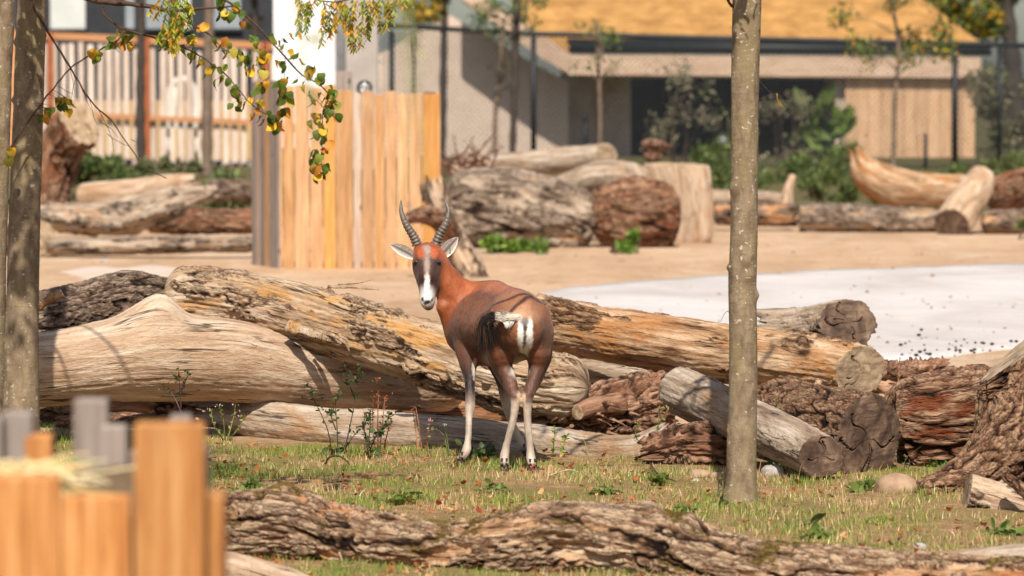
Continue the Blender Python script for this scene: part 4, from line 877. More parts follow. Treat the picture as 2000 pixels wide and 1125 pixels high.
for k in range(46):
    a = P(random.uniform(862, 960), random.uniform(310, 345), 49.5); b = a + np.array([random.uniform(-.5, .5), random.uniform(-.2, .2), random.uniform(-.1, .4)]); tw.tube(catmull([a, (a + b) / 2 + np.array([0, 0, random.uniform(-.08, .1)]), b], 6), np.linspace(.016, .005, 6), 4)
tag(tw.build('twigs', plain_material('red_twig', (120, 78, 60), (92, 60, 46), 12), dry), kind='stuff')

# ------------------------------------------------------------------ antelope
BRN, BACK, RUMP, RUF, FDK, FOR, WHT, LEGW, DRK, GRY = (110, 64, 40), (156, 88, 50), (124, 78, 52), (152, 80, 42), (74, 46, 36), (146, 70, 34), (226, 218, 206), (190, 172, 154), (52, 35, 30), (140, 120, 106)
DA = 20.0; DBR = (92, 57, 40)
def A(x, y, dy): return P(x, y, DA + dy)
# chains: (px, py, depth offset, radius px, colour)
CH = [
 # trunk: rump, barrel, shoulder
 [(1015, 640, .02, 50, RUMP), (1013, 630, .14, 60, RUMP), (1000, 630, .30, 64, BRN), (978, 630, .45, 66, BRN), (952, 630, .58, 64, BRN), (932, 640, .66, 56, BRN), (915, 655, .70, 40, RUF)],
 # top line
 [(1024, 600, .04, 26, BACK), (1008, 590, .16, 26, BACK), (996, 584, .30, 22, BACK), (980, 576, .45, 22, BACK), (966, 569, .58, 22, BACK), (945, 570, .66, 22, BACK), (922, 574, .70, 24, RUF)],
 # croup sides
 [(1046, 622, .07, 30, RUMP), (1050, 650, .06, 30, RUMP), (1050, 680, .08, 26, RUMP)],
 [(984, 626, .07, 32, RUMP), (980, 655, .06, 30, BRN), (982, 684, .08, 25, BRN)],
 # belly
 [(1014, 684, .24, 22, (196, 178, 160)), (990, 690, .34, 24, WHT), (962, 690, .5, 26, BRN), (935, 690, .6, 24, BRN)],
 # hind left: thigh -> stifle -> hock -> hoof
 [(985, 655, .10, 36, BRN), (979, 690, .20, 28, BRN), (980, 716, .19, 20, DBR), (990, 742, .10, 15.5, DBR), (1001, 764, .015, 11, DBR), (1006, 773, -.01, 9.6, DBR), (1006, 786, -.005, 9, LEGW), (1003, 815, .01, 7.8, LEGW), (995, 848, .025, 7.2, LEGW), (988, 876, .035, 7.6, LEGW), (985, 893, .03, 9.2, LEGW), (986, 904, .01, 7.6, LEGW), (986, 912, .0, 7, DRK)],
 [(978, 690, .06, 24, BRN), (984, 715, .07, 17, DBR), (996, 745, .03, 12, DBR), (1004, 768, .0, 8, DBR)],
 # hind right
 [(1047, 652, .10, 33, RUMP), (1053, 690, .20, 26, BRN), (1051, 716, .19, 19, DBR), (1044, 742, .10, 14.5, DBR), (1034, 766, .01, 10.6, DBR), (1030, 778, -.015, 9.4, DBR), (1030, 792, -.01, 8.6, LEGW), (1030, 818, .0, 7.2, LEGW), (1033, 850, .01, 7, LEGW), (1036, 880, .02, 7.6, LEGW), (1037, 896, .015, 9, LEGW), (1039, 906, -.005, 7.8, LEGW), (1040, 913, -.015, 7, DRK)],
 [(1052, 690, .06, 22, BRN), (1050, 715, .07, 15, DBR), (1040, 745, .03, 11, DBR), (1032, 770, -.005, 8, DBR)],
 # front left
 [(918, 640, .64, 34, BRN), (914, 672, .60, 28, BRN), (914, 704, .56, 19, DBR), (917, 735, .53, 12, DRK), (918, 765, .50, 9.8, DRK), (918, 784, .485, 9.8, GRY), (918, 796, .48, 9.6, LEGW), (916, 815, .46, 7.2, LEGW), (915, 845, .43, 6.6, LEGW), (913, 868, .41, 7.6, LEGW), (911, 880, .40, 9, LEGW), (905, 892, .375, 7.6, GRY), (900, 899, .36, 7, DRK)],
 # front right
 [(950, 650, .70, 32, BRN), (960, 690, .68, 22, BRN), (968, 715, .68, 14, DRK), (978, 745, .69, 10, DRK), (984, 770, .70, 9.4, GRY), (990, 795, .72, 9.2, LEGW), (1000, 825, .735, 7, LEGW), (1012, 852, .75, 6.6, LEGW), (1020, 868, .755, 8.2, LEGW), (1024, 878, .74, 7.4, GRY), (1027, 885, .725, 6.6, DRK)],
 # neck
 [(925, 630, .68, 50, RUF), (905, 608, .70, 42, RUF), (889, 583, .69, 34, RUF), (874, 558, .67, 28, RUF), (862, 532, .655, 24, RUF), (852, 508, .64, 22, RUF)],
 [(920, 570, .69, 16, BACK), (898, 556, .70, 15, RUF), (880, 536, .68, 14, RUF)],
 [(900, 655, .70, 30, BRN), (884, 625, .68, 22, RUF), (868, 600, .64, 16, RUF)],
 # skull, face, muzzle
 [(834, 488, .655, 13, FOR), (835, 496, .635, 22, FOR), (835, 512, .605, 24.5, FDK), (835, 535, .58, 21, FDK), (834, 556, .555, 14, FDK), (834, 575, .535, 12.8, WHT), (834, 588, .525, 13.2, WHT)],
 [(818, 489, .65, 11, FOR), (818, 500, .62, 11, FOR), (815, 514, .595, 9, FDK)],
 [(851, 489, .65, 11, FOR), (851, 500, .62, 11, FOR), (854, 514, .595, 9, FDK)],
 # cheeks and jaw
 [(850, 520, .64, 20, FDK), (845, 550, .61, 14.5, FDK), (839, 580, .565, 10.5, FDK), (837, 597, .54, 9.6, GRY)],
 [(824, 525, .62, 17, FDK), (828, 555, .59, 11.5, FDK), (832, 582, .555, 9.6, FDK)],
]
chains = []
for c in CH:
    W = np.array([[*A(x, y, d), px2m(r, DA + d), *lin(col)] for x, y, d, r, col in c]); chains.append(catmull(W, max(9, len(c) * 3)))
def chain_d(p, S):
    a, b = S[:-1], S[1:]; best = np.full(len(p), 9.0); bi = np.zeros((len(p), 3))
    for k in range(len(a)):
        ba = b[k, :3] - a[k, :3]; t = np.clip(((p - a[k, :3]) @ ba) / (ba @ ba + 1e-12), 0, 1)
        d = np.linalg.norm(p - a[k, :3] - t[:, None] * ba, axis=1) - (a[k, 3] + (b[k, 3] - a[k, 3]) * t)
        m = d < best; best[m] = d[m]; bi[m] = (a[k, 4:7] + (b[k, 4:7] - a[k, 4:7]) * t[:, None])[m]
    return best, bi
KB = .011
def sdf(p, colours=False):
    ds, cs = [], []
    for S in chains:
        d, c = chain_d(p, S); ds.append(d); cs.append(c)
    ds = np.array(ds); m = ds.min(0); e = np.exp(-(ds - m) / KB)
    out = m - KB * np.log(e.sum(0)) * .8
    if colours:
        e2 = np.exp(-(ds - m) / .009); w = e2 / e2.sum(0); return out, (w[..., None] * np.array(cs)).sum(0)
    return out
def build_antelope():
    root = thing('antelope', 'brown antelope with ringed horns and white face blaze looking back over its body', 'antelope', (*P(1000, 918, 20.3)[:2], 0))
    # coarse union of balls, voxel remeshed, then fitted to the smooth body surface
    mb = MB(); uv = np.array([(math.sin(a) * math.cos(b), math.sin(a) * math.sin(b), math.cos(a)) for a in np.linspace(.02, 3.12, 10) for b in np.arange(14) * 2 * math.pi / 14]); q = [(i * 14 + j, i * 14 + 14 + j, i * 14 + 14 + (j + 1) % 14, i * 14 + (j + 1) % 14) for i in range(9) for j in range(14)]; q += []
    cap = [tuple(range(14))[::-1], tuple(9 * 14 + j for j in range(14))]
    Vs, Qs, n = [], [], 0
    for S in chains:
        L = np.r_[0, np.cumsum(np.linalg.norm(np.diff(S[:, :3], axis=0), axis=1))]; m = max(3, int(L[-1] / max(S[:, 3].min() * .5, .006)))
        for s in np.linspace(0, L[-1], m):
            c = np.array([np.interp(s, L, S[:, k]) for k in range(4)]); Vs.append(uv * (c[3] + .002) + c[:3]); Qs.append(np.array(q) + n); n += len(uv)
    me = mk_mesh('coarse', np.vstack(Vs), np.vstack(Qs)); ob = link('coarse', me)
    md = ob.modifiers.new('r', 'REMESH'); md.mode = 'VOXEL'; md.voxel_size = .0072
    dg = bpy.context.evaluated_depsgraph_get(); ev = ob.evaluated_get(dg).to_mesh()
    V = np.empty(len(ev.vertices) * 3, np.float32); ev.vertices.foreach_get('co', V); V = V.reshape(-1, 3).astype(float)
    lt = np.empty(len(ev.polygons), np.int32); ev.polygons.foreach_get('loop_total', lt); li = np.empty(len(ev.loops), np.int32); ev.loops.foreach_get('vertex_index', li)
    st = np.r_[0, np.cumsum(lt)[:-1]]; F4 = np.array([li[a:a + 4] for a in st[lt == 4]]); F3 = np.array([li[a:a + 3] for a in st[lt == 3]]).reshape(-1, 3)
    bpy.data.objects.remove(ob)
    def vnorm(V):
        n = np.cross(V[F4[:, 2]] - V[F4[:, 0]], V[F4[:, 3]] - V[F4[:, 1]]); o = np.zeros_like(V)
        for k in range(4): np.add.at(o, F4[:, k], n)
        return o / (np.linalg.norm(o, axis=1)[:, None] + 1e-12)
    E = np.vstack([F4[:, [0, 1]], F4[:, [1, 2]], F4[:, [2, 3]], F4[:, [3, 0]]])
    def relax(V, it, w):
        for _ in range(it):
            acc = np.zeros_like(V); cnt = np.zeros(len(V)); np.add.at(acc, E[:, 0], V[E[:, 1]]); np.add.at(cnt, E[:, 0], 1); np.add.at(acc, E[:, 1], V[E[:, 0]]); np.add.at(cnt, E[:, 1], 1)
            V = V + w * (acc / np.maximum(cnt, 1)[:, None] - V) * (cnt > 0)[:, None]
        return V
    V = relax(V, 2, .5)
    for it in range(3):
        g = vnorm(V); V = V - g * np.clip(sdf(V), -.015, .015)[:, None]
    V = relax(V, 3, .5); g = vnorm(V)
    V = V + g * (.0035 * fbm(V * 9, 2, 3) + .0018 * fbm(V * np.array([45, 45, 25]), 2, 5))[:, None]; g = vnorm(V)
    _, C = sdf(V, True)
    cs = FPX / (DA)
    jit = .010 * np.stack([fbm(V * 60, 2, k) for k in (11, 12, 13)], 1)
    def paint(c, r, col, soft=.35, front=None, gate=None):
        nonlocal C
        c = A(*c); d = np.linalg.norm((V + jit - c) / np.array(r), axis=1); w = 1 - sstep(1 - soft, 1 + soft, d)
        if gate is not None: w = w * gate
        C = C * (1 - w[:, None]) + np.array(lin(col))[None] * w[:, None]
    back = sstep(.05, .5, -g[:, 1]); face = sstep(.15, .6, -g[:, 1])
    paint((940, 665, .45), (.05, .2, .07), (84, 54, 40), .6); paint((985, 670, -.02), (.05, .1, .06), (92, 60, 44), .6); paint((1066, 660, .0), (.035, .12, .10), (92, 62, 46), .6); paint((975, 560, .45), (.12, .25, .03), (168, 100, 62), .6)  # darker flank, thigh and right rump; reddish back highlight put into coat colour
    # lighter rump top, warm flank
    paint((1015, 585, .05), (.13, .2, .06), (150, 100, 70)); paint((1022, 612, -.06), (.10, .1, .05), (168, 124, 92), .5)
    paint((945, 620, .4), (.12, .25, .09), (134, 84, 56), .6); paint((905, 660, .55), (.09, .2, .08), (98, 64, 48), .5)
    # white patch either side of the dark tail cleft
    paint((1017, 656, -.10), (.017, .12, .090), (232, 226, 216), .3); paint((1035, 656, -.10), (.018, .12, .090), (236, 230, 222), .2)
    paint((1025, 692, -.06), (.022, .12, .05), (228, 220, 208), .3)
    paint((1025, 644, -.12), (.007, .13, .06), (58, 52, 52), .4); paint((1024, 628, -.1), (.022, .1, .02), (110, 100, 98), .4); paint((1023, 668, -.1), (.006, .12, .045), (44, 40, 40), .5)
    paint((1014, 725, .08), (.05, .12, .035), (222, 210, 194), .4)
    # inner forelegs pale
    paint((927, 720, .48), (.016, .05, .065), (210, 202, 192), .25); paint((979, 748, .60), (.010, .06, .055), (206, 196, 184), .3)
    # hocks pale in front of brown thighs
    paint((1014, 776, -.05), (.012, .05, .04), (206, 178, 150), .4); paint((1022, 780, -.05), (.012, .05, .04), (206, 178, 150), .4)
    # face: white blaze, grey forehead star, dark sides, pale muzzle
    paint((834, 500, .54), (.018, .08, .05), (120, 92, 78), .5, gate=face); paint((832, 487, .56), (.028, .08, .026), (150, 132, 120), .45, gate=face)
    paint((834, 523, .54), (.016, .06, .05), (150, 128, 114), .5, gate=face)
    paint((834, 553, .50), (.015, .06, .052), (228, 222, 214), .45, gate=face); paint((834, 577, .48), (.034, .07, .033), (206, 202, 198), .3)
    paint((835, 591, .47), (.024, .06, .014), (34, 30, 32), .3); paint((825, 585, .47), (.008, .06, .013), (26, 22, 24), .3); paint((844, 585, .47), (.008, .06, .013), (26, 22, 24), .3)
    paint((836, 604, .5), (.03, .06, .010), (116, 98, 88), .4); paint((812, 514, .57), (.017, .04, .015), (54, 36, 30), .4); paint((855, 514, .57), (.017, .04, .015), (54, 36, 30), .4)
    paint((822, 494, .58), (.022, .06, .03), (168, 82, 40), .5); paint((848, 494, .58), (.022, .06, .03), (168, 82, 40), .5)
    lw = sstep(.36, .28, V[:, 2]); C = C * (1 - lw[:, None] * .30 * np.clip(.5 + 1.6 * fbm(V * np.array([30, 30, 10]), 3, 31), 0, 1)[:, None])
    # shading of hair tone along the coat
    C = C * (1 + .22 * fbm(V * np.array([34, 34, 11]), 3, 21) + .12 * fbm(V * np.array([90, 90, 30]), 2, 23) + .50 * fbm(V * 7, 4, 22))[:, None]
    m = NM('short_coat'); c = m.attr('col', 'Color'); pos = m.n('NewGeometry').outputs['Position']; f = m.noise(pos, 1, 5, .7, .4, (260, 260, 70)); 
    c = m.mix(1.0, c, m.ramp(f, [(.25, .80), (.75, 1.18)]), 'MULTIPLY'); mat = m.done(c, .40, m.math('ADD', f, m.noise(pos, 1, 4, .6, .3, (90, 90, 28))), .45, .006, .42); m.b.inputs['Sheen Weight'].default_value = .12
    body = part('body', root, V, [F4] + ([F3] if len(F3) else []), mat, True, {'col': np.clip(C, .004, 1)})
    # fine hairs lying along the coat
    r = np.random.default_rng(3); n = 60000; fi = r.integers(0, len(F4), n); wts = r.dirichlet((1, 1, 1, 1), n); p = (V[F4[fi]] * wts[..., None]).sum(1); col = (C[F4[fi]] * wts[..., None]).sum(1); nn = g[F4[fi]].mean(1); nn /= np.linalg.norm(nn, axis=1)[:, None] + 1e-9
    flow = np.array([.35, -.55, -.75])[None] + .25 * r.normal(size=(n, 3)); flow = flow - (flow * nn).sum(1)[:, None] * nn; flow /= np.linalg.norm(flow, axis=1)[:, None] + 1e-9
    sd = np.cross(flow, nn); leg = p[:, 2] < .42; hd = (p[:, 0] < A(872, 560, .6)[0]); L = np.where(leg | hd, .006, .013) * r.uniform(.6, 1.4, n)
    Vh = np.stack([p - sd * .0007, p + sd * .0007, p + flow * L[:, None] + nn * (.10 * L)[:, None]], 1).reshape(-1, 3); ch = np.repeat(np.clip(col * r.uniform(.6, 1.4, (n, 1)), .004, 1), 3, 0)
    hair_m = vcol_material('hair', .6, .25); hm = part('coat_hair', root, Vh, np.arange(n * 3).reshape(-1, 3), hair_m, True, {'col': ch}); tag(hm, kind='stuff')
    # horns
    M['horn'] = plain_material('ringed_horn', (118, 106, 94), (72, 64, 58), 60, .45, (1, 1, .4), .4)
    for K in ([(815, 478, .655), (808, 462, .65), (793, 438, .64), (784, 414, .65), (783, 391, .67)], [(851, 478, .655), (859, 458, .65), (871, 436, .64), (876, 412, .65), (868, 387, .67)]):
        W = catmull([A(*k) for k in K], 70); t = np.linspace(0, 1, 70); rr = px2m(9.6, DA) * (1 - t) ** .62 + .0012; rr = rr * (1 + np.where(t < .62, .14 * np.sin(t * 2 * math.pi * 14) * (1 - t), 0)); mb = MB(); mb.tube(W, rr, 16); mb.build('horn', M['horn'], root, True)
    # ears: cupped shells
    def ear(a, tip, w, facing):
        S = catmull([A(*a), (A(*a) + A(*tip)) / 2 + np.array([0, -.012, .004]), A(*tip)], 20); t = np.linspace(0, 1, 20); T, _, _ = frames(S); fc = np.array(facing, float); sd = np.cross(T, fc); sd /= np.linalg.norm(sd, axis=1)[:, None]; nn = np.cross(sd, T); nn *= np.sign(nn[:, 1:2]); wid = px2m(w, DA) * np.sin(np.pi * np.clip(t * .88 + .13, 0, 1)) ** .75
        u = np.linspace(-1, 1, 13); Vf, Cf = [], []
        for k in range(20):
            for q in u: Vf.append(S[k] + sd[k] * q * wid[k] - nn[k] * (1 - q * q) * wid[k] * -.5); Cf.append(lin((214, 206, 196)) if abs(q) > .72 else lin((158, 146, 138)) if abs(q) > .3 else lin((108, 96, 90)))
        Vf = np.array(Vf); Vb = Vf + np.repeat(nn, 13, 0) * .004; k = (np.arange(19)[:, None] * 13 + np.arange(12)[None]).ravel(); Qf = np.stack([k, k + 1, k + 14, k + 13], 1); N_ = 260
        rim = [i for i in range(13)] + [13 * k + 12 for k in range(1, 20)] + [19 * 13 + i for i in range(11, -1, -1)] + [13 * k for k in range(18, 0, -1)]; rq = np.array([(rim[i], rim[(i + 1) % len(rim)], rim[(i + 1) % len(rim)] + N_, rim[i] + N_) for i in range(len(rim))])
        o = part('ear', root, np.vstack([Vf, Vb]), [Qf, Qf[:, ::-1] + N_, rq], M['vc'], True, {'col': np.vstack([Cf, np.tile(lin((120, 84, 62)), (N_, 1))])})
        hb = MB()
        for q in range(90):
            k = random.randint(2, 17); s_ = random.choice((-1, 1)) * random.uniform(.3, 1.0); p0 = S[k] + sd[k] * s_ * wid[k] - nn[k] * .004; p1 = p0 + (-sd[k] * s_ * .012 + T[k] * .012 + np.array([0, -.006, 0])) * random.uniform(.6, 1.2); hb.add([p0 - T[k] * .0006, p0 + T[k] * .0006, p1], T=[(0, 1, 2)], col=lin(random.choice([(226, 220, 210), (206, 198, 190), (90, 80, 76)])))
        tag(hb.build('ear_hair', hair_m, o, True, off=np.array(root.location)), kind='stuff'); return o
    ear((810, 502, .63), (761, 477, .645), 11, (-.1, -1, .15)); e2 = ear((860, 503, .63), (895, 463, .645), 13.5, (.1, -1, .1))
    tg = MB().box(A(879, 488, .622), (.006, .004, .022), col=lin((60, 130, 50))).build('ear_tag', M['vc'], e2, off=np.array(root.location))
    # eyes
    em = NM('dark_eye').done(lin((20, 14, 12)), .08, spec=.6)
    def surf(x, y):
        q = A(x, y, .55); dd = np.hypot(V[:, 0] - q[0], V[:, 2] - q[2]); k = np.where((dd < .012) & (V[:, 2] > .7))[0]; return V[k, 1].min() / cT - DA - .0
    for x, y in ((812, 513), (856, 513)):
        ey = surf(x, y) + .006
        V0 = np.array([(math.sin(a) * math.cos(b), math.sin(a) * math.sin(b), math.cos(a)) for a in np.linspace(.02, 3.12, 10) for b in np.arange(14) * 2 * math.pi / 14]) * np.array([.0150, .012, .0130]) + A(x, y, ey); part('eye', root, V0, np.array(q), em)
        lid = MB(); lid.tube(catmull([A(x - 5.5, y + 1, ey - .004), A(x, y - 4, ey - .009), A(x + 5.5, y + 1, ey - .004)], 10), [.001, .002, .003, .0034, .0036, .0036, .0034, .003, .002, .001], 6); lid.build('eyelid', plain_material('eyelid_skin', (92, 56, 42), None, 40), root, True)
    # hooves
    hm2 = plain_material('dark_hoof', (58, 48, 44), (34, 28, 26), 40, .45)
    for x, y, dy, dx in ((985, 918, -.005, 0), (1040, 919, -.02, .01), (898, 905, .35, -.025), (1028, 889, .715, .015)):
        b = A(x, y, dy); 
        for s_ in (-1, 1):
            sec = []
            for zz, l, w, o_ in ((.034, .014, .0095, 0), (.018, .020, .012, -.004), (.0, .026, .013, -.008)):
                sec.append([(b[0] + s_ * .0125 + dx * (1 - zz / .034) + math.cos(t) * w, b[1] + math.sin(t) * l + o_, max(float(gz(b[0], b[1])), b[2] - .012) + zz) for t in np.arange(12) / 12 * 2 * math.pi])
            Vv = np.array(sec).reshape(-1, 3); Qq = [(i * 12 + j, i * 12 + (j + 1) % 12, i * 12 + 12 + (j + 1) % 12, i * 12 + 12 + j) for i in range(2) for j in range(12)]; part('hoof', root, Vv, [np.array(Qq), np.array([tuple(range(12)), tuple(range(24, 36))[::-1]])], hm2, True)
        dcl = MB()
        for s_ in (-1, 1): dcl.tube([b + np.array([s_ * .012, -.026, .062]), b + np.array([s_ * .013, -.034, .046])], [.007, .004], 8)
        dcl.build('dewclaw', hm2, root, True)
    # tail: dock, white switch hairs, black tuft
    tl = thing_child = None
    S = catmull([A(1030, 622, -.05), A(1012, 622, -.10), A(990, 622, -.125), (A(968, 620, -.12))], 20); mb = MB(); mb.tube(S, np.linspace(.016, .007, 20), 10, lin((196, 176, 156))); dock = mb.build('tail', M['vc'], root, True)
    hb = MB(); rr = random.Random(6)
    def hair(K, col, w=.0008):
        Sx = catmull(K, 7); d = np.gradient(Sx, axis=0); sdv = np.cross(d, np.array([0, -1, .2])); sdv /= np.linalg.norm(sdv, axis=1)[:, None] + 1e-9; ww = w * np.array([1, 1, 1, .9, .75, .5, .15]); Vv = np.vstack([Sx - sdv * ww[:, None], Sx + sdv * ww[:, None]]); hb.add(Vv, Q=[(i, i + 1, i + 8, i + 7) for i in range(6)], col=np.clip(np.array(lin(col)) * rr.uniform(.75, 1.15), 0, 1))
    for k in range(900):
        t = rr.random() * .75; s0 = S[int(t * 19)] + np.array([rr.gauss(0, .006), rr.gauss(-.006, .006), rr.gauss(.004, .006)]); e = A(966 + 26 * rr.random() ** 1.5, 613 + rr.gauss(0, 2.5) + 10 * rr.random() ** 2, -.13 + rr.gauss(0, .01)); hair([s0, s0 * .6 + e * .4 + np.array([0, -.01, -.004 + rr.gauss(0, .003)]), e], rr.choice([(238, 232, 222), (226, 214, 196), (206, 184, 156)]))
    for k in range(60):
        s0 = S[rr.randint(8, 18)]; e = A(rr.uniform(985, 1000), rr.uniform(632, 642), -.14); hair([s0, (s0 + e) / 2 + np.array([.004, -.006, 0]), e], (228, 220, 208))
    for k in range(1250):
        s0 = A(rr.uniform(958, 982), rr.gauss(616, 3), -.12 + rr.gauss(0, .01)); x = rr.gauss(951, 9); y = rr.uniform(640, 690); mid = A((x + 960) / 2 - 6, 626 + rr.gauss(0, 5), -.10 + rr.gauss(0, .014)); e = A(x, y, -.04 + rr.gauss(0, .02)); hair([s0, mid, (mid + e) / 2 + np.array([rr.gauss(-.006, .004), -.01, 0]), e], rr.choice([(26, 24, 26), (40, 34, 32), (20, 19, 21), (84, 62, 50)]), .0009)
    tag(hb.build('tail_hair', hair_m, dock, True, off=np.array(root.location)), kind='stuff')
    return root
build_antelope()

# ------------------------------------------------------------------ near trees
def trunk_material():
    m = NM('slim_tree_bark'); lc = m.attr('lc')
    a = m.noise(lc, 1, 6, .65, .3, (10, 22, 22)); b = m.noise(lc, 1, 5, .6, .2, (60, 18, 18)); s = m.noise(lc, 1, 2, .5, 0, (55, 42, 42)); v = m.noise(lc, 1, 4, .6, .4, (3, 5, 5))
    c = m.ramp(a, [(.3, lin((92, 77, 60))), (.5, lin((126, 108, 86))), (.7, lin((150, 132, 108)))])
    c = m.mix(m.ramp(b, [(.56, 0), (.7, .6)]), c, lin((96, 78, 60)))
    c = m.mix(m.ramp(v, [(.5, 0), (.62, .45)]), c, lin((132, 118, 82)))
    c = m.mix(m.ramp(s, [(.66, 0), (.69, .75)]), c, lin((188, 177, 162)))
    return m.done(c, .85, m.math('ADD', a, m.math('MULTIPLY', b, .7)), .55, .008, .2)
M['trunk'] = trunk_material()
def trunk(parent, K, nr=64, na=460, seed=0, nodes=10, lump=.05):
    W = np.array([[*P(x, y, D), px2m(r, D)] for x, y, D, r in K]); S = catmull(W, na); pts, r = S[:, :3], S[:, 3]; T, N, B = frames(pts)
    tl = np.r_[0, np.cumsum(np.linalg.norm(np.diff(pts, axis=0), axis=1))]; th = np.arange(nr) / nr * 2 * math.pi
    lc = np.stack([np.repeat(tl[:, None], nr, 1), r[:, None] * np.cos(th)[None], r[:, None] * np.sin(th)[None]], -1).reshape(-1, 3) + seed
    R = np.repeat(r[:, None], nr, 1) * (1 + lump * fbm(lc * np.array([4, 8, 8]), 3, seed)).reshape(na, nr) + .0012 * fbm(lc * np.array([40, 70, 70]), 2, seed).reshape(na, nr)
    rr = random.Random(seed)
    for k in range(nodes):
        s0 = rr.uniform(.02, .98) * tl[-1]; a0 = rr.uniform(0, 6.28); am = rr.uniform(.005, .014); w = rr.uniform(.014, .030)
        da = (((th - a0 + math.pi) % (2 * math.pi)) - math.pi)[None] * r[:, None]; R += am * np.exp(-((tl - s0)[:, None] ** 2 + da ** 2) / w ** 2)
    V = pts[:, None] + R[..., None] * (N[:, None] * np.cos(th)[None, :, None] + B[:, None] * np.sin(th)[None, :, None])
    i = np.arange(na - 1)[:, None] * nr + np.arange(nr)[None]; j = np.arange(na - 1)[:, None] * nr + (np.arange(nr)[None] + 1) % nr
    part('trunk', parent, V.reshape(-1, 3), np.stack([i, j, j + nr, i + nr], -1).reshape(-1, 4), M['trunk'], True, {'lc': lc}); return S
def branch(parent, K, r0, r1, name='branch', leaves=None, mat='twig', n=40):
    W = np.array([P(*k) for k in K]); S = catmull(W, n); t = np.linspace(0, 1, n); mb = MB(); jj = np.stack([perlin(np.stack([t * 14, t * 0, t * 0], 1) + k, k) for k in (1, 2, 3)], 1) * .006
    S = S + jj; mb.tube(S, (r0 + (r1 - r0) * t) * (1 + .1 * np.sin(t * 40)), 7); o = mb.build(name, M[mat], parent, True); return o, S
def twiglet(mb, p, ang, l, D, r=.0016):
    q = [p]; a = ang
    for k in range(4): a += random.uniform(-.35, .35); q.append(q[-1] + np.array([math.cos(a), random.uniform(-.2, .2), -math.sin(a)]) * l / 4)
    mb.tube(q, np.linspace(r, r * .6, len(q)), 4)
TR = thing('slim_tree', 'slim straight tree trunk standing right of the antelope', 'tree', G(1445, 975))
S = trunk(TR, [(1443, 1010, 18.6, 44), (1445, 978, 18.6, 36), (1448, 940, 18.6, 30.5), (1449, 860, 18.6, 29), (1452, 700, 18.6, 27.5), (1450, 560, 18.6, 27.5), (1453, 450, 18.6, 26.5), (1455, 200, 18.6, 27), (1459, 0, 18.6, 28), (1462, -250, 18.6, 26), (1460, -600, 18.6, 20)], seed=3, nodes=26)
branch(TR, [(1436, 18, 18.6), (1426, 8, 18.55), (1420, -6, 18.55), (1405, -60, 18.5)], .008, .006, n=12)
branch(TR, [(1426, 612, 18.55), (1420, 608, 18.5), (1412, 618, 18.5), (1408, 628, 18.5)], .0016, .001, 'twig', n=12)
tb, S2 = branch(TR, [(1476, 120, 18.5), (1480, 150, 18.42), (1496, 172, 18.4), (1512, 186, 18.4)], .0014, .001, 'twig', n=12)
off = np.array(TR.location)
for k, (x, y) in enumerate([(1516, 194), (1518, 204)]): add_leaf(tb, P(x, y - 10, 18.4), .045, (.15, 0, -1), random.uniform(-.5, .5), off, LEAF_ME[4])
BR = [[(1452, -40, 18.6), (1390, -95, 18.6), (1250, -120, 18.6), (1120, -112, 18.55), (1060, -98, 18.5), (1000, -104, 18.45), (950, -150, 18.4)], [(1130, -112, 18.55), (1080, -150, 18.4), (1030, -150, 18.3), (985, -110, 18.2)], [(1458, -330, 18.6), (1380, -420, 18.4), (1250, -470, 18.2), (1080, -500, 18.1)], [(1460, -420, 18.6), (1560, -500, 18.8), (1700, -560, 19)], [(1460, -280, 18.6), (1430, -380, 18.1), (1400, -440, 17.6), (1330, -500, 17.2)], [(1460, -260, 18.6), (1300, -380, 18.9), (1180, -430, 19.1)], [(1459, -160, 18.5), (1470, -230, 18.1), (1450, -290, 17.9), (1425, -300, 17.8)]]
cs = []
for K in BR: _, S = branch(TR, K, .018, .011 if K[0][1] > -130 else .004); cs += [S[20], S[28], S[34], S[39]] if K[0][1] < -130 else []
V, Q, C = scatter_leaves(130, cs, [(.28, .28, .2)] * len(cs), .055, AUT + GREENS, 'heart', -.4, 5); tag(part('crown', TR, V, Q, M['leaf'], True, {'col': C}), kind='stuff')

TL = thing('slim_tree', 'slim tree with mottled shaded bark beside the foreground planter', 'tree', (*P(40, 860, 17.8)[:2], 0))
trunk(TL, [(38, 1010, 17.9, 44), (40, 860, 17.9, 38), (42, 700, 17.9, 34), (46, 500, 17.9, 31), (54, 250, 17.9, 29.5), (62, 0, 17.9, 28.5), (70, -250, 17.9, 26), (74, -600, 17.9, 20)], seed=8, nodes=26)
TB = thing('slim_tree', 'second trunk edge half hidden beyond the planter tree', 'tree', (*P(-12, 760, 19.2)[:2], 0))
trunk(TB, [(-20, 900, 19.6, 34), (-16, 600, 19.6, 27), (-10, 350, 19.6, 27), (-4, 150, 19.6, 27), (2, 0, 19.6, 27), (8, -300, 19.6, 24), (10, -600, 19.6, 20)], seed=12, nodes=20)
offL = np.array(TL.location)
DL = 17.7
def L_(*pts): return [(x, y, DL + dz) for (x, y, dz) in [(p if len(p) == 3 else (*p, 0)) for p in pts]]
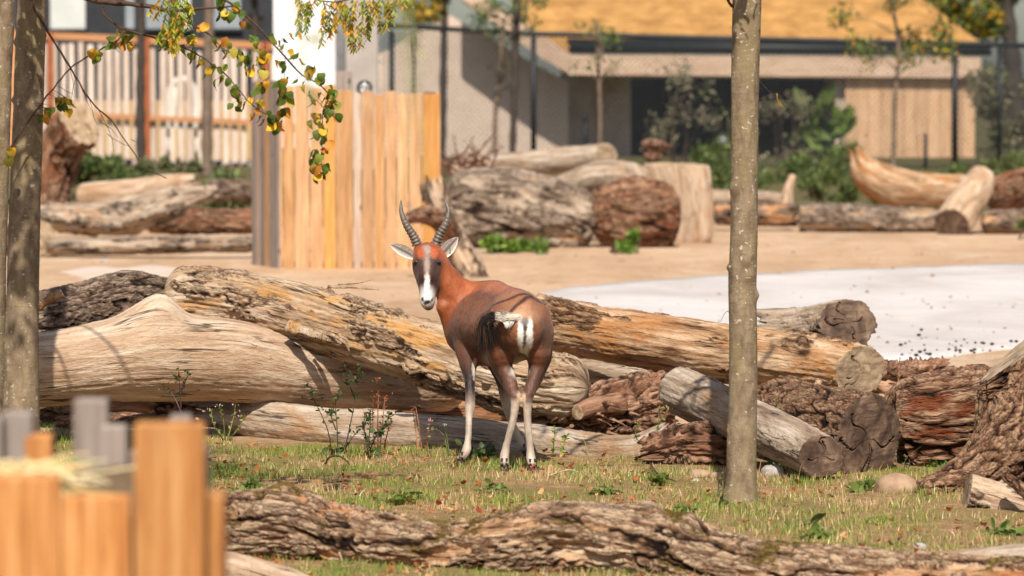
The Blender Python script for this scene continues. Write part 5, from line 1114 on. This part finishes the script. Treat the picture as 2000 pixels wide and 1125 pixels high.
sprays = [
    (L_((72, -120, .2), (120, -30), (174, -2), (218, 5), (265, 9), (299, 14), (335, 22), (400, 16), (470, 12)), .024, .003, [(460, 14), (452, 36), (436, 18), (470, 30)]),
    (L_((200, 4), (204, 28), (224, 47), (246, 58), (311, 76), (352, 90), (392, 110), (436, 142), (467, 176), (485, 198), (504, 213), (523, 224), (549, 227)), .006, .0018,
     [(370, 80), (378, 92), (388, 84), (312, 84), (326, 92), (352, 100), (375, 112), (395, 124), (376, 118), (404, 142), (418, 138), (402, 150), (445, 134), (432, 156), (424, 168), (446, 162), (456, 178), (460, 190), (470, 196), (455, 210), (476, 210), (482, 188), (494, 200), (510, 206), (500, 222), (512, 236), (524, 228), (534, 238), (548, 230), (552, 246), (538, 252), (528, 246), (554, 222), (514, 244)]),
    (L_((64, -40), (62, 6), (90, 56), (137, 132), (174, 193), (218, 237), (255, 289), (286, 327), (324, 348)), .0065, .0018, []),
    (L_((16, 296), (53, 240), (93, 187), (137, 134), (174, 109), (205, 92), (230, 78), (246, 60)), .0045, .0035, [(222, 88), (230, 72), (240, 80), (250, 82), (236, 92), (248, 96), (218, 96), (254, 74), (226, 64), (190, 112), (182, 108), (88, 222), (98, 228), (112, 208), (120, 204), (128, 200), (126, 214), (110, 218), (80, 234), (20, 302), (18, 320)]),
    (L_((200, -160, .2), (360, -60), (440, 0), (472, 22), (517, 67), (555, 109), (587, 144), (616, 160), (638, 179), (645, 192)), .009, .003, [(530, 78), (545, 92), (556, 82), (566, 108), (586, 124), (598, 150), (610, 142), (622, 160), (606, 148), (634, 164), (640, 176), (646, 186), (580, 162), (595, 168)]),
    (L_((642, 186), (640, 198), (632, 212), (629, 243), (630, 282), (627, 320), (626, 349)), .0028, .0014, [(604, 188), (608, 200), (618, 206), (632, 200), (640, 204), (648, 196), (655, 210), (636, 214), (652, 232), (644, 224), (620, 232), (612, 240), (626, 250), (630, 262), (620, 266), (636, 268), (634, 276), (616, 302), (634, 300), (622, 312), (612, 322), (616, 334), (634, 330), (624, 340), (630, 346), (622, 350)]),
    (L_((360, 40), (373, 48), (408, 67), (434, 93), (459, 109), (485, 128)), .004, .0015, [(402, 56), (418, 84), (432, 98), (438, 84), (448, 92), (446, 108), (462, 110), (476, 128), (480, 140), (486, 120), (470, 118)]),
    (L_((517, 68), (518, 109), (515, 141), (518, 182)), .0018, .001, [(482, 56), (490, 78), (498, 94), (496, 86), (504, 120), (500, 134), (512, 120), (520, 112), (514, 150), (518, 158), (508, 178), (502, 184), (506, 172), (518, 168)]),
    (L_((557, 112), (555, 154), (558, 182)), .0018, .001, [(546, 130), (556, 136), (545, 170), (556, 168), (560, 162), (548, 180), (562, 192), (556, 204), (552, 190)]),
    (L_((430, -20), (436, 10), (452, 22)), .003, .0015, [(428, 8), (434, 36), (424, 34), (446, 30)]),
]
HANG = []
for K, r0, r1, lv in sprays:
    bo, S = branch(TL, K, r0, r1, n=60)
    lv = lv + [(x + random.uniform(-11, 11), y + random.uniform(-10, 12)) for x, y in lv if random.random() < .75]
    for (x, y) in lv:
        q = P(x, y, DL); d = np.linalg.norm(S - q, axis=1); k = int(d.argmin()); pet = S[k]; q = q + np.array([random.uniform(-.01, .01), random.uniform(-.05, .05), 0])
        size = random.uniform(.036, .060); dv = np.array([random.uniform(-.5, .5), random.uniform(-.45, .2), -1.0])
        green = random.random()
        me = LEAF_ME[random.choice([0, 1, 2, 7, 7, 1]) if green < .56 else random.choice([3, 4, 5, 6])]
        add_leaf(bo, q + np.array([0, 0, size * .45]), size, dv, random.uniform(-.9, .9), offL, me)
        if d[k] > .012: HANG.append((pet, q + np.array([0, 0, size * .45])))
pm = MB()
for a, b in HANG: pm.tube(catmull([a, (a + b) / 2 + np.array([0, 0, .006]), b], 5), .0009, 4)
for (x, y, a, l) in [(137, 134, 1.2, .11), (174, 193, 1.5, .13), (165, 175, 1.4, .1), (112, 168, .6, .08), (190, 210, 1.25, .22), (210, 262, 1.0, .12), (200, 240, .7, .1), (255, 272, .5, .04), (150, 150, 1.7, .12), (286, 328, .6, .04)]:
    twiglet(pm, P(x, y, DL), a, l, DL)
tag(pm.build('twigs', M['twig'], TL), kind='stuff')
V, Q, C = scatter_leaves(900, [P(x - 20 * (17.9 - d), y, d) for x, y, d in [(60, -180, 17.4), (140, -330, 16.9), (-40, -360, 16.8), (230, -300, 17.5), (20, -520, 16.3), (90, -620, 15.9), (330, -260, 17.5), (-60, -250, 17.1), (40, -760, 15.4), (-20, -680, 15.6), (60, -430, 16.6)]], [(.34, .34, .26)] * 11, .058, LEAF_COL, 'heart', -.4, 15)
tag(part('crown', TL, V, Q, M['leaf'], True, {'col': C}), kind='stuff')
lm = MB()
for x, y, d in [(140, -330, 16.9), (-40, -360, 16.8), (230, -300, 17.5), (20, -520, 16.3), (330, -260, 17.5), (90, -620, 15.9), (40, -760, 15.4), (-20, -680, 15.6)]: lm.tube(catmull([P(66, -80, 17.9), P((66 + x) / 2, y * .6 - 60, 17.8), P(x - 20 * (17.9 - d), y, d)], 12), np.linspace(.014, .004, 12), 6)
lm.build('limb', M['twig'], TL, True)
# feathery compound leaves hanging from the second tree
LV, LQ = leaf_geo('oval')
def feather(parent, starts, D, seed, off):
    r = np.random.default_rng(seed); Vs, Qs, Cs, n = [], [], [], 0; rb = MB()
    for (x0, y0, x1, y1) in starts:
        a, b = P(x0, y0, D + r.uniform(-.1, .1)), P(x1, y1, D + r.uniform(-.12, .1)); mid = (a + b) / 2 + np.array([r.uniform(-.02, .02), r.uniform(-.03, .03), .01]); S = catmull([a, mid, b], 40); rb.tube(S[::4], .0012, 4)
        base = np.array(lin([(150, 160, 44), (176, 168, 48), (120, 142, 42), (206, 168, 46)][r.integers(0, 4)])); m = max(8, int(np.linalg.norm(b - a) / .009))
        for k in range(m):
            c = S[int(k / m * 39)]; sd = 1 if k % 2 else -1; d = np.array([sd * r.uniform(.3, .9), r.uniform(-.6, .6), -1.0]); d /= np.linalg.norm(d); xx = np.cross(d, r.normal(size=3)); xx /= np.linalg.norm(xx); zz = np.cross(xx, d); s = r.uniform(.024, .036)
            Vs.append(c + s * (LV[:, :1] * xx * .9 + LV[:, 1:2] * d + LV[:, 2:] * zz)); Qs.append(LQ + n); n += len(LV)
            col = base * r.uniform(.7, 1.25) if r.random() > .18 else np.array(lin((214, 150, 40))); Cs.append(np.tile(np.clip(col, 0, 1), (len(LV), 1)))
    tag(part('leaflets', parent, np.vstack(Vs), np.vstack(Qs), M['leaf'], True, {'col': np.vstack(Cs)}, off=off), kind='stuff'); rb.build('leaf_stalk', M['twig'], parent, True, off=off)
offB = np.array(TB.location)
b1, _ = branch(TB, [(4, -160, 19.5), (150, -110, 18.6), (300, -40, 17.9), (345, -8, 17.75), (372, 10, 17.7)], .008, .003)
feather(b1, [(322, -5, 300, 40), (330, 0, 308, 84), (340, 0, 322, 96), (348, -4, 336, 104), (352, 0, 350, 70), (346, 30, 346, 100), (358, 0, 366, 62), (366, 0, 372, 40), (336, 40, 316, 80), (352, 20, 338, 88), (312, -4, 290, 26), (328, 60, 330, 100), (360, 10, 358, 56), (345, 60, 340, 110), (300, 10, 294, 40), (318, 50, 306, 74), (368, 6, 376, 24), (340, 20, 330, 60)], 17.6, 3, offB)
b2, _ = branch(TB, [(6, -330, 19.5), (300, -260, 18.6), (500, -120, 17.9), (590, -20, 17.75), (640, 4, 17.7), (700, -4, 17.7), (790, -10, 17.7)], .009, .003)
feather(b2, [(582, -4, 578, 46), (590, 0, 582, 70), (600, 4, 596, 74), (606, 0, 604, 54), (618, -4, 614, 36), (630, 0, 626, 62), (640, 4, 632, 52), (648, 4, 640, 70), (656, 0, 652, 60), (664, 0, 660, 44), (672, 4, 684, 70), (690, 0, 684, 94), (698, 0, 690, 102), (706, 4, 704, 98), (712, 0, 716, 80), (722, 0, 718, 70), (730, 0, 726, 40), (742, 0, 740, 36), (748, 0, 744, 58), (758, 0, 752, 60), (768, 0, 764, 44), (776, -2, 772, 34), (790, -6, 804, 8), (780, -4, 788, 22), (676, 20, 676, 66), (640, 30, 626, 92), (700, 50, 692, 100), (650, 40, 638, 80)], 17.65, 4, offB)

# ------------------------------------------------------------------ turf
def edge_D(x):   # far limit of the turf at lateral position x (m)
    return np.interp(x, [-4, -1.9, -1.55, .3, 1.1, 2.0, 4], [23.2, 23.0, 21.5, 20.9, 20.4, 20.0, 20.0])
def turf():
    r = np.random.default_rng(5); n = 180000
    y = 14.6 + (23.2 - 14.6) * r.random(n) ** .85; x = (r.random(n) * 2 - 1) * (y * .142 + .35)
    p2 = np.stack([x * 1.6, y * 1.6, 0 * x], 1); dens = fbm(p2, 3, 40)
    keep = (y < edge_D(x) + .25 * fbm(p2 * 2, 2, 41)) & (r.random(n) < np.clip(.58 + 2.0 * dens, .06, 1))
    bare = np.exp(-(((x - .05) / .75) ** 2 + ((y - 17.3) / .45) ** 2)); keep &= r.random(n) > .85 * bare
    x, y, dens = x[keep], y[keep], dens[keep]; n = len(x); z = gz(x, y)
    gr = fbm(np.stack([x * 2.2, y * 1.4, 0 * x + 9], 1), 3, 44)
    kind = r.random(n); dry = kind > .70 + 1.5 * gr - .06 * x
    h = np.where(dry, r.uniform(.016, .056, n), r.uniform(.018, .050, n)) * (1 + 1.0 * dens) * .85; tall = r.random(n) < .004; h = np.where(tall, r.uniform(.07, .17, n), h)
    w = r.uniform(.0012, .0027, n) * np.where(tall, .7, 1); a = r.random(n) * 6.283; lean = r.normal(0, .5, n) * h; la = r.random(n) * 6.283; flat = (r.random(n) < .25) & dry; lean = np.where(flat, h * 1.3, lean); hz = np.where(flat, h * .3, h)
    base = np.stack([x, y, z - .004], 1); sd = np.stack([np.cos(a), np.sin(a) * .4, 0 * a], 1) * w[:, None]; ld = np.stack([np.cos(la), np.sin(la), 0 * la], 1) * lean[:, None]; up = np.stack([0 * hz, 0 * hz, hz], 1)
    V = np.stack([base - sd, base + sd, base + up * .55 + ld * .3 + sd * .8, base + up * .55 + ld * .3 - sd * .8, base + up + ld], 1).reshape(-1, 3)
    o = np.arange(n) * 5; Q = np.stack([o, o + 1, o + 2, o + 3], 1); T = np.stack([o + 3, o + 2, o + 4], 1)
    dc = np.array([lin(c) for c in [(198, 170, 126), (176, 144, 104), (216, 194, 152), (150, 116, 80), (190, 160, 112)]])[r.integers(0, 5, n)]
    gc = np.array([lin(c) for c in [(116, 134, 54), (98, 116, 46), (136, 146, 70), (88, 106, 44), (150, 154, 80)]])[r.integers(0, 5, n)]
    c = np.where(dry[:, None], dc, gc) * r.uniform(.8, 1.35, (n, 1))
    ob = link('grass', mk_mesh('grass', V, [Q, T], M['grassm'], True, {'col': np.repeat(np.clip(c, 0, 1), 5, 0)})); tag(ob, 'short half-dry turf around the antelope and the foreground log', 'grass', None, 'stuff')
    # fallen leaves
    n = 2000; y = 15 + 6.2 * r.random(n); x = (r.random(n) * 2 - 1) * y * .15; k = y < edge_D(x); x, y = x[k], y[k]; cl = fbm(np.stack([x * 1.5, y, 0 * x], 1), 2, 77); k = r.random(len(x)) < np.clip(.6 + 1.8 * cl - .22 * x, .08, 1); x, y = x[k], y[k]; n = len(x)
    z = gz(x, y) + r.uniform(.008, .04, n); V0, Q0 = leaf_geo('heart'); an = r.random(n) * 6.28; tl = r.normal(0, .5, n); s = r.uniform(.014, .038, n)
    X = np.stack([np.cos(an), np.sin(an), 0 * an], 1); Y = np.stack([-np.sin(an) * np.cos(tl), np.cos(an) * np.cos(tl), np.sin(tl)], 1); Zv = np.cross(X, Y)
    V = np.stack([x, y, z], 1)[:, None] + s[:, None, None] * (V0[None, :, :1] * X[:, None] + V0[None, :, 1:2] * Y[:, None] + 2.2 * V0[None, :, 2:] * Zv[:, None])
    cc = np.array([lin(c) for c in [(190, 112, 60), (168, 92, 50), (204, 140, 84), (138, 86, 56), (210, 164, 108), (150, 66, 42)]])[r.integers(0, 6, n)] * r.uniform(.75, 1.15, (n, 1))
    ob = link('fallen_leaves', mk_mesh('fallen_leaves', V.reshape(-1, 3), ((np.arange(n) * len(V0))[:, None, None] + Q0[None]).reshape(-1, 4), M['leaf'], True, {'col': np.repeat(cc, len(V0), 0)})); tag(ob, 'small orange and brown fallen leaves strewn over the turf', 'leaves', None, 'stuff')
turf()

# ------------------------------------------------------------------ weeds in the turf
WG = [(62, 82, 40), (50, 70, 34), (78, 98, 48), (92, 110, 58)]
def weed(label, base, stems, D, nl, lsize, cols=WG, stemc=(74, 60, 52), heads=None, seed=1, name='weed', rosette=0, group=None):
    """stems: list of pixel polylines; heads: (colour, size px) flower tufts on the tips"""
    r = np.random.default_rng(seed); b = P(*base, D); o = thing(name, label, 'weed', (b[0], b[1], float(gz(b[0], b[1]))), group); mb = MB(); Ls = []
    for K in stems:
        S = catmull([P(x, y, D + r.uniform(-.05, .05)) for x, y in K], 26); mb.tube(S, np.linspace(.0042, .0016, 26), 5)
        for k in range(nl): Ls.append((S[int(r.integers(4, 26))], r.uniform(.5, 1.1) * lsize, .3))
        if heads:
            for k in range(heads[2]): Ls.append((S[-1] + r.normal(0, px2m(heads[1], D), 3), px2m(heads[1], D) * 1.1, 1.0))
    mb.build('stem', vcm(stemc), o, True)
    V0, Q0 = leaf_geo('oval' if nl < 30 else 'blade'); Vs, Cs = [], []
    for k in range(rosette): Ls.append((np.array([b[0], b[1], o.location[2] + .02]) + r.normal(0, .02, 3) * [1, 1, .5], lsize * r.uniform(1.2, 2), .05))
    for (p, s, up) in Ls:
        d = r.normal(size=3) * np.array([1, .8, .5]); d[2] += up; d /= np.linalg.norm(d); x = np.cross(d, r.normal(size=3)); x /= np.linalg.norm(x); z = np.cross(x, d)
        Vs.append(p + s * (V0[:, :1] * x * 1.3 + V0[:, 1:2] * d + V0[:, 2:] * z)); c = lin(cols[r.integers(0, len(cols))]) if not (up == 1.0 and heads) else lin(heads[0][r.integers(0, len(heads[0]))]); Cs.append(np.tile(np.array(c) * r.uniform(.8, 1.2), (len(V0), 1)))
    if Vs: part('foliage', o, np.vstack(Vs), ((np.arange(len(Vs)) * len(V0))[:, None, None] + Q0[None]).reshape(-1, 4), M['leaf'], True, {'col': np.clip(np.vstack(Cs), 0, 1)})
    return o
_vc = {}
def vcm(c):
    if c not in _vc: _vc[c] = plain_material('stem_%d' % len(_vc), c, None, 40, .7); 
    return _vc[c]
DK = [(54, 76, 40), (66, 88, 44), (82, 96, 52)]
weed('tall dark sow-thistle with bare forked stems before the smooth pale log', (650, 885), [[(648, 885), (640, 840), (618, 790), (604, 768)], [(660, 885), (658, 830), (655, 790), (660, 776)], [(672, 885), (684, 830), (694, 780), (700, 735), (702, 722)], [(694, 780), (682, 750), (680, 738)], [(668, 885), (690, 852), (702, 838)], [(656, 840), (646, 812), (642, 803)]], 20.75, 13, .034, heads=(DK, 7, 12), seed=2, rosette=14)
weed('low bushy dark thistle between the sow-thistle and the red dock', (722, 880), [[(718, 880), (722, 840), (724, 808)], [(722, 880), (735, 850), (752, 828), (760, 812)], [(718, 880), (712, 840), (716, 815)], [(730, 860), (748, 834), (755, 826)]], 20.75, 22, .034, heads=(DK, 6, 10), seed=3, rosette=10)
weed('rusty red dock plant with seed spikes beside the dark thistle', (736, 875), [[(738, 875), (738, 810), (740, 755), (738, 740)], [(732, 875), (728, 820), (730, 772)], [(742, 875), (748, 820), (752, 776)], [(722, 875), (712, 840), (712, 806)], [(750, 875), (758, 840), (762, 825)]], 20.9, 46, .020, [(172, 104, 70), (156, 86, 58), (186, 124, 88)], (150, 90, 64), (((150, 140, 70), (196, 110, 60)), 5, 8), 4)
weed('slender branching ragwort with an orange bud before the pale log', (352, 850), [[(352, 850), (354, 810), (352, 770), (350, 742)], [(352, 770), (362, 745), (368, 732)], [(354, 806), (340, 775), (324, 760)], [(350, 742), (345, 732)]], 20.2, 6, .03, DK, (110, 76, 72), (((74, 96, 46), (92, 112, 56), (220, 150, 50)), 6, 9), 5)
weed('yellow-green willowherb with tiny pink flowers beside the planter', (440, 850), [[(440, 860), (436, 820), (428, 792)], [(444, 860), (456, 815), (460, 790)], [(448, 860), (470, 830), (478, 810)], [(436, 860), (418, 830), (412, 800)]], 20.9, 16, .022, [(140, 158, 70), (160, 170, 90), (112, 130, 60)], (130, 120, 70), (((206, 160, 190), (150, 160, 80)), 4, 5), 6)
weed('white umbel wildflower on thin stems by the antelope foreleg', (874, 890), [[(876, 890), (866, 850), (846, 836)], [(878, 890), (872, 850), (868, 832)]], 20.5, 3, .02, GREENS, (110, 112, 70), (((226, 224, 214), (200, 196, 176)), 3.5, 7), 7)
weed('pale pink willowherb stems behind the antelope foreleg', (820, 880), [[(816, 880), (812, 840), (806, 800)], [(824, 880), (818, 830), (812, 795)], [(834, 880), (836, 845), (840, 820)]], 20.8, 12, .018, [(150, 150, 80), (170, 120, 80)], (170, 110, 80), (((206, 150, 170), (180, 120, 90)), 4, 4), 8)
weed('leafy low plant at the antelope left fore hoof', (930, 895), [[(925, 895), (918, 880), (900, 868)], [(930, 895), (940, 880), (955, 874)], [(935, 895), (950, 884), (972, 880)]], 20.65, 12, .045, DK, (80, 86, 50), None, 9, rosette=12)
weed('light green ladder-leaved weed behind the antelope hind hooves', (1086, 900), [[(1080, 900), (1082, 860), (1084, 835)], [(1092, 900), (1100, 870), (1110, 845)]], 20.8, 24, .03, [(150, 166, 74), (168, 178, 90)], (140, 140, 70), None, 10)
weed('tall stalk weed with seed tufts at the hollow root chunk', (1252, 905), [[(1250, 905), (1248, 868), (1240, 840), (1246, 830)], [(1252, 905), (1256, 880), (1262, 862)], [(1255, 905), (1285, 830), (1306, 796)], [(1275, 900), (1284, 840), (1288, 792)]], 20.65, 12, .028, [(140, 150, 84), (116, 130, 66)], (150, 140, 90), (((160, 160, 96), (180, 170, 110)), 4, 5), 11)
weed('tiny yellow-flowered weed clump at the diagonal log', (1510, 925), [[(1508, 925), (1500, 870), (1498, 800)], [(1512, 925), (1530, 860), (1552, 810)], [(1514, 925), (1520, 870), (1518, 780)], [(1510, 925), (1540, 890), (1550, 860)]], 20.4, 7, .022, GREENS, (120, 128, 70), (((214, 190, 60), (140, 150, 70)), 3, 4), 12, rosette=10)
weed('leafy green weed growing from the rusty furrowed log', (1820, 925), [[(1816, 925), (1812, 890), (1800, 870)], [(1822, 925), (1840, 880), (1846, 845)], [(1824, 925), (1850, 905), (1862, 900)]], 20.3, 20, .036, [(92, 126, 48), (110, 140, 56), (74, 104, 42)], (96, 100, 60), None, 13, rosette=8)
weed('upright purple-tipped weed before the dark sawn face', (1760, 950), [[(1760, 955), (1752, 910), (1748, 885)], [(1764, 955), (1774, 915), (1776, 900)], [(1770, 955), (1766, 925), (1768, 895)]], 20.0, 14, .022, GREENS, (120, 96, 80), (((150, 100, 130), (120, 120, 70)), 4, 5), 14)
weed('grass tuft against the diagonal log end', (1545, 925), [[(1545, 930), (1540, 905), (1536, 895)], [(1548, 930), (1552, 905), (1556, 895)]], 20.3, 34, .045, [(96, 110, 50), (80, 98, 44)], (90, 100, 50), None, 15)
weed('spiky dock seedling with yellow flowers right of the slim tree foot', (1412, 985), [[(1406, 985), (1404, 955), (1402, 935)], [(1410, 985), (1412, 950), (1410, 930)]], 18.3, 12, .025, GREENS, (110, 110, 70), (((206, 160, 60), (150, 90, 140)), 3, 4), 16, rosette=6)
for k, (x, y, sz, lb_) in enumerate([(780, 985, .05, 'bright green ferny weed clump above the dip of the mossy log'), (800, 978, .045, 'yellow-green clover clump beside the ferny weed'), (968, 965, .035, 'small blue-green plant in the turf before the antelope'), (1285, 955, .07, 'broad-leaved plantain rosette left of the slim tree'), (1690, 960, .07, 'broad green rosette below the dark sawn face'), (490, 962, .06, 'broad leaf rosette in front of the planter'), (540, 965, .04, 'small green seedling behind the bark knob'), (1180, 968, .04, 'yellow-green moss tuft in the turf behind the mossy log'), (1570, 1035, .06, 'flat green rosette right of the slim tree foot'), (1340, 1010, .05, 'leafy clump hugging the mossy knob'), (1960, 1045, .05, 'grass clump below the small pale log'), (1600, 1055, .045, 'blue-green grass clump above the mossy log')]):
    g = G(x, y); D = g[1] / cT + .1; stems = [[(x, y), (x + dx, y - h_), (x + dx * 2, y - h_ * 1.6)] for dx, h_ in [(-9, 7), (8, 9), (0, 12), (16, 5), (-18, 5)]]
    weed(lb_, (x, y), stems, D, 16 if k != 3 and k != 4 and k != 8 else 3, sz * .7, [(112, 130, 62), (98, 116, 54), (132, 140, 76)] if k % 3 else [(104, 124, 58), (146, 146, 68)], (96, 108, 56), None, 30 + k, 'weed_clump', rosette=11)
# ------------------------------------------------------------------ stones
M['stone'] = plain_material('sandy_stone', (176, 148, 120), (132, 106, 84), 9, .95, None, .2, .5); M['stone_g'] = plain_material('grey_stone_chip', (176, 170, 164), (140, 132, 124), 14, .9, None, .2, .5)
def stone(label, px, py, rx, rz, mat, seed, group=None, D=None):
    g = G(px, py) if D is None else P(px, py, D); D = g[1]; n, m = 28, 18; V = []
    for i in range(m + 1):
        for j in range(n):
            ph = math.pi * i / m; th = 2 * math.pi * j / n; V.append((math.sin(ph) * math.cos(th), math.sin(ph) * math.sin(th), math.cos(ph)))
    V = np.array(V); V *= (1 + .32 * fbm(V * 1.4 + seed, 3, seed))[:, None]; V = np.sign(V) * np.abs(V) ** .85; a = px2m(rx, D); V *= np.array([a, a * .8, px2m(rz, D)])
    k = np.arange(m)[:, None] * n + np.arange(n)[None]; l = np.arange(m)[:, None] * n + (np.arange(n)[None] + 1) % n
    o = link('stone', mk_mesh('stone', V, np.stack([k, l, l + n, k + n], -1).reshape(-1, 4)[:, ::-1], M[mat], True)); o.location = (g[0], g[1], g[2] + px2m(rz, D) * .35); return tag(o, label, 'stone', group)
stone('sandy boulder between the dark sawn face and the stump root', 1750, 962, 42, 26, 'stone', 3)
stone('white crumbly stone by the yellow-flowered weeds', 1510, 928, 24, 15, 'stone_g', 4)
stone('small pale grey stone in the turf above the mossy log', 1796, 1072, 14, 9, 'stone_g', 5)
stone('brown pebble before the hollow root chunk', 1366, 932, 22, 12, 'stone', 6)
stone('reddish pebble touching the slim tree foot', 1400, 935, 16, 10, 'stone', 7)
stone('small grey pebble in front of the brown pebble', 1358, 942, 9, 6, 'stone_g', 8)
stone('grey pebble on the sand near the pale patch', 205, 513, 9, 5, 'stone_g', 9)
# dark pellets scattered on the pale pavement
dp = MB(); r = random.Random(4)
for k in range(42):
    x = min(max(r.gauss(1850, 80), 1690), 1990); y = 694 - abs(r.gauss(0, 20)) + (x - 1840) * -.06; g = G(x, y, .04); R = r.uniform(.006, .014)
    V = np.array([(math.sin(a) * math.cos(b), math.sin(a) * math.sin(b), math.cos(a)) for a in np.linspace(.01, 3.13, 6) for b in np.arange(8) * math.pi / 4]) * R * np.array([1.3, 1, .9]) + g + np.array([0, 0, R * .7]); Q = [(i * 8 + j, i * 8 + 8 + j, i * 8 + 8 + (j + 1) % 8, i * 8 + (j + 1) % 8) for i in range(5) for j in range(8)]; dp.add(V, Q=Q, col=lin((44, 40, 40)))
tag(dp.build('droppings', M['vc'], None, True), 'dark droppings scattered on the pale basin floor', 'droppings', None, 'stuff')
# bits of bark, gravel and dry leaf strewn over the sand and the pale pavement
db = MB(); r = random.Random(14)
for k in range(520):
    y = 22.5 + 26 * r.random() ** 1.3; x = r.uniform(-.145, .145) * y; sz = r.uniform(.010, .032) * (1 if r.random() < .9 else 2); a = r.random() * 6.28; e = r.uniform(.25, .8)
    v = np.array([(math.cos(t) * sz * r.uniform(.6, 1.1), math.sin(t) * sz * e, 0) for t in np.arange(6) / 6 * 6.28]); v = np.c_[v[:, 0] * math.cos(a) - v[:, 1] * math.sin(a), v[:, 0] * math.sin(a) + v[:, 1] * math.cos(a), v[:, 2]] + np.array([x, y, float(gz(x, y)) + .012]); top = v.mean(0) + np.array([0, 0, sz * r.uniform(.2, .6)])
    db.add(np.vstack([v, top]), T=[(i, (i + 1) % 6, 6) for i in range(6)], col=lin(r.choice([(112, 84, 62), (84, 66, 52), (150, 124, 96), (170, 150, 128), (136, 92, 56)])))
tag(db.build('ground_debris', M['vc']), 'bits of bark and gravel strewn over the sand', 'debris', None, 'stuff')
# curved root loop and litter sticks on the turf
rl = MB(); rl.tube(catmull([P(636, 906, 20.3), P(642, 894, 20.28), P(658, 890, 20.26), P(674, 897, 20.25), P(684, 910, 20.25)], 20), np.linspace(.006, .004, 20), 6); o = rl.build('curved_twig', M['twig'], None, True); tag(o, 'curved brown twig arching out of the turf', 'twig')
for K, lb_ in [([(1270, 905, 20.1), (1285, 925, 20.0), (1320, 940, 19.9)], 'thin dark stick lying left of the brown pebbles'), ([(1075, 928, 19.9), (1110, 918, 20.0), (1130, 922, 19.9)], 'pale thin straw stick right of the hind hooves')]:
    mb = MB(); K = [G(x, y, .03) for x, y, _ in K]; mb.tube(catmull(K, 14), np.linspace(.006, .003, 14), 5); tag(mb.build('stick', M['twig'] if 'dark' in lb_ else vcm((206, 186, 150)), None, True), lb_, 'stick')
# black pot half hidden behind the planter
pt = thing('plant_pot', 'small black plastic pot standing behind the planter', 'pot', (*P(262, 880, 19.6)[:2], 0))
MB().tube([P(262, 884, 19.6), P(262, 838, 19.6), P(262, 836, 19.6)], [.035, .045, .05], 18).build('pot', M['black'], pt, True)
MB().tube([P(262, 842, 19.6), P(262, 836, 19.6)], [.052, .053], 18).build('rim', M['black'], pt, True)

# out-of-focus drooping stems close to the camera
hs = thing('hanging_stem', 'pale green blurred stems hanging in front of the pen and the antelope horn', 'stem', P(800, -300, 7.4))
hb = MB()
for K in ([(640, -420), (760, -200), (796, 0), (808, 120), (822, 240), (828, 365)], [(640, -420), (740, -180), (776, 20), (800, 180), (790, 300), (783, 400)], [(560, -400), (570, -100), (585, 60), (600, 170), (622, 290)]):
    S = catmull([P(x, y, 7.4) for x, y in K], 40); hb.tube(S, np.linspace(.004, .0022, 40), 6)
hb.build('stem', vcm((150, 152, 100)), hs, True)
V, Q, C = scatter_leaves(16, [P(806, 130, 7.4), P(612, 190, 7.4), P(596, 120, 7.4), P(812, 60, 7.4)], [(.012, .012, .05)] * 4, .026, [(150, 158, 92), (166, 164, 110)], 'oval', -.6, 91); part('foliage', hs, V, Q, M['leaf'], True, {'col': C})

# shared groups of look-alike things
GR = {'stone': 'stones lying in the turf and sand', 'weed': 'weeds growing in the turf', 'weed_clump': 'small green clumps of weeds', 'shrub': 'shrubs and weeds behind the yard', 'young_tree': 'young trees near the buildings', 'slim_tree': 'slim trees standing in the turf', 'stick': 'sticks lying in the turf', 'tree_stump': 'stumps among the logs'}
for o in list(SC.objects):
    if o.parent is None and 'label' in o and 'kind' not in o and 'group' not in o:
        n_ = o.name.split('.')[0]
        if n_ == 'log': o['group'] = FAR if o.location.y > 35 else ('logs of the near pile' if o.location.y > 17 else 'logs in the foreground')
        elif n_ in GR: o['group'] = GR[n_]
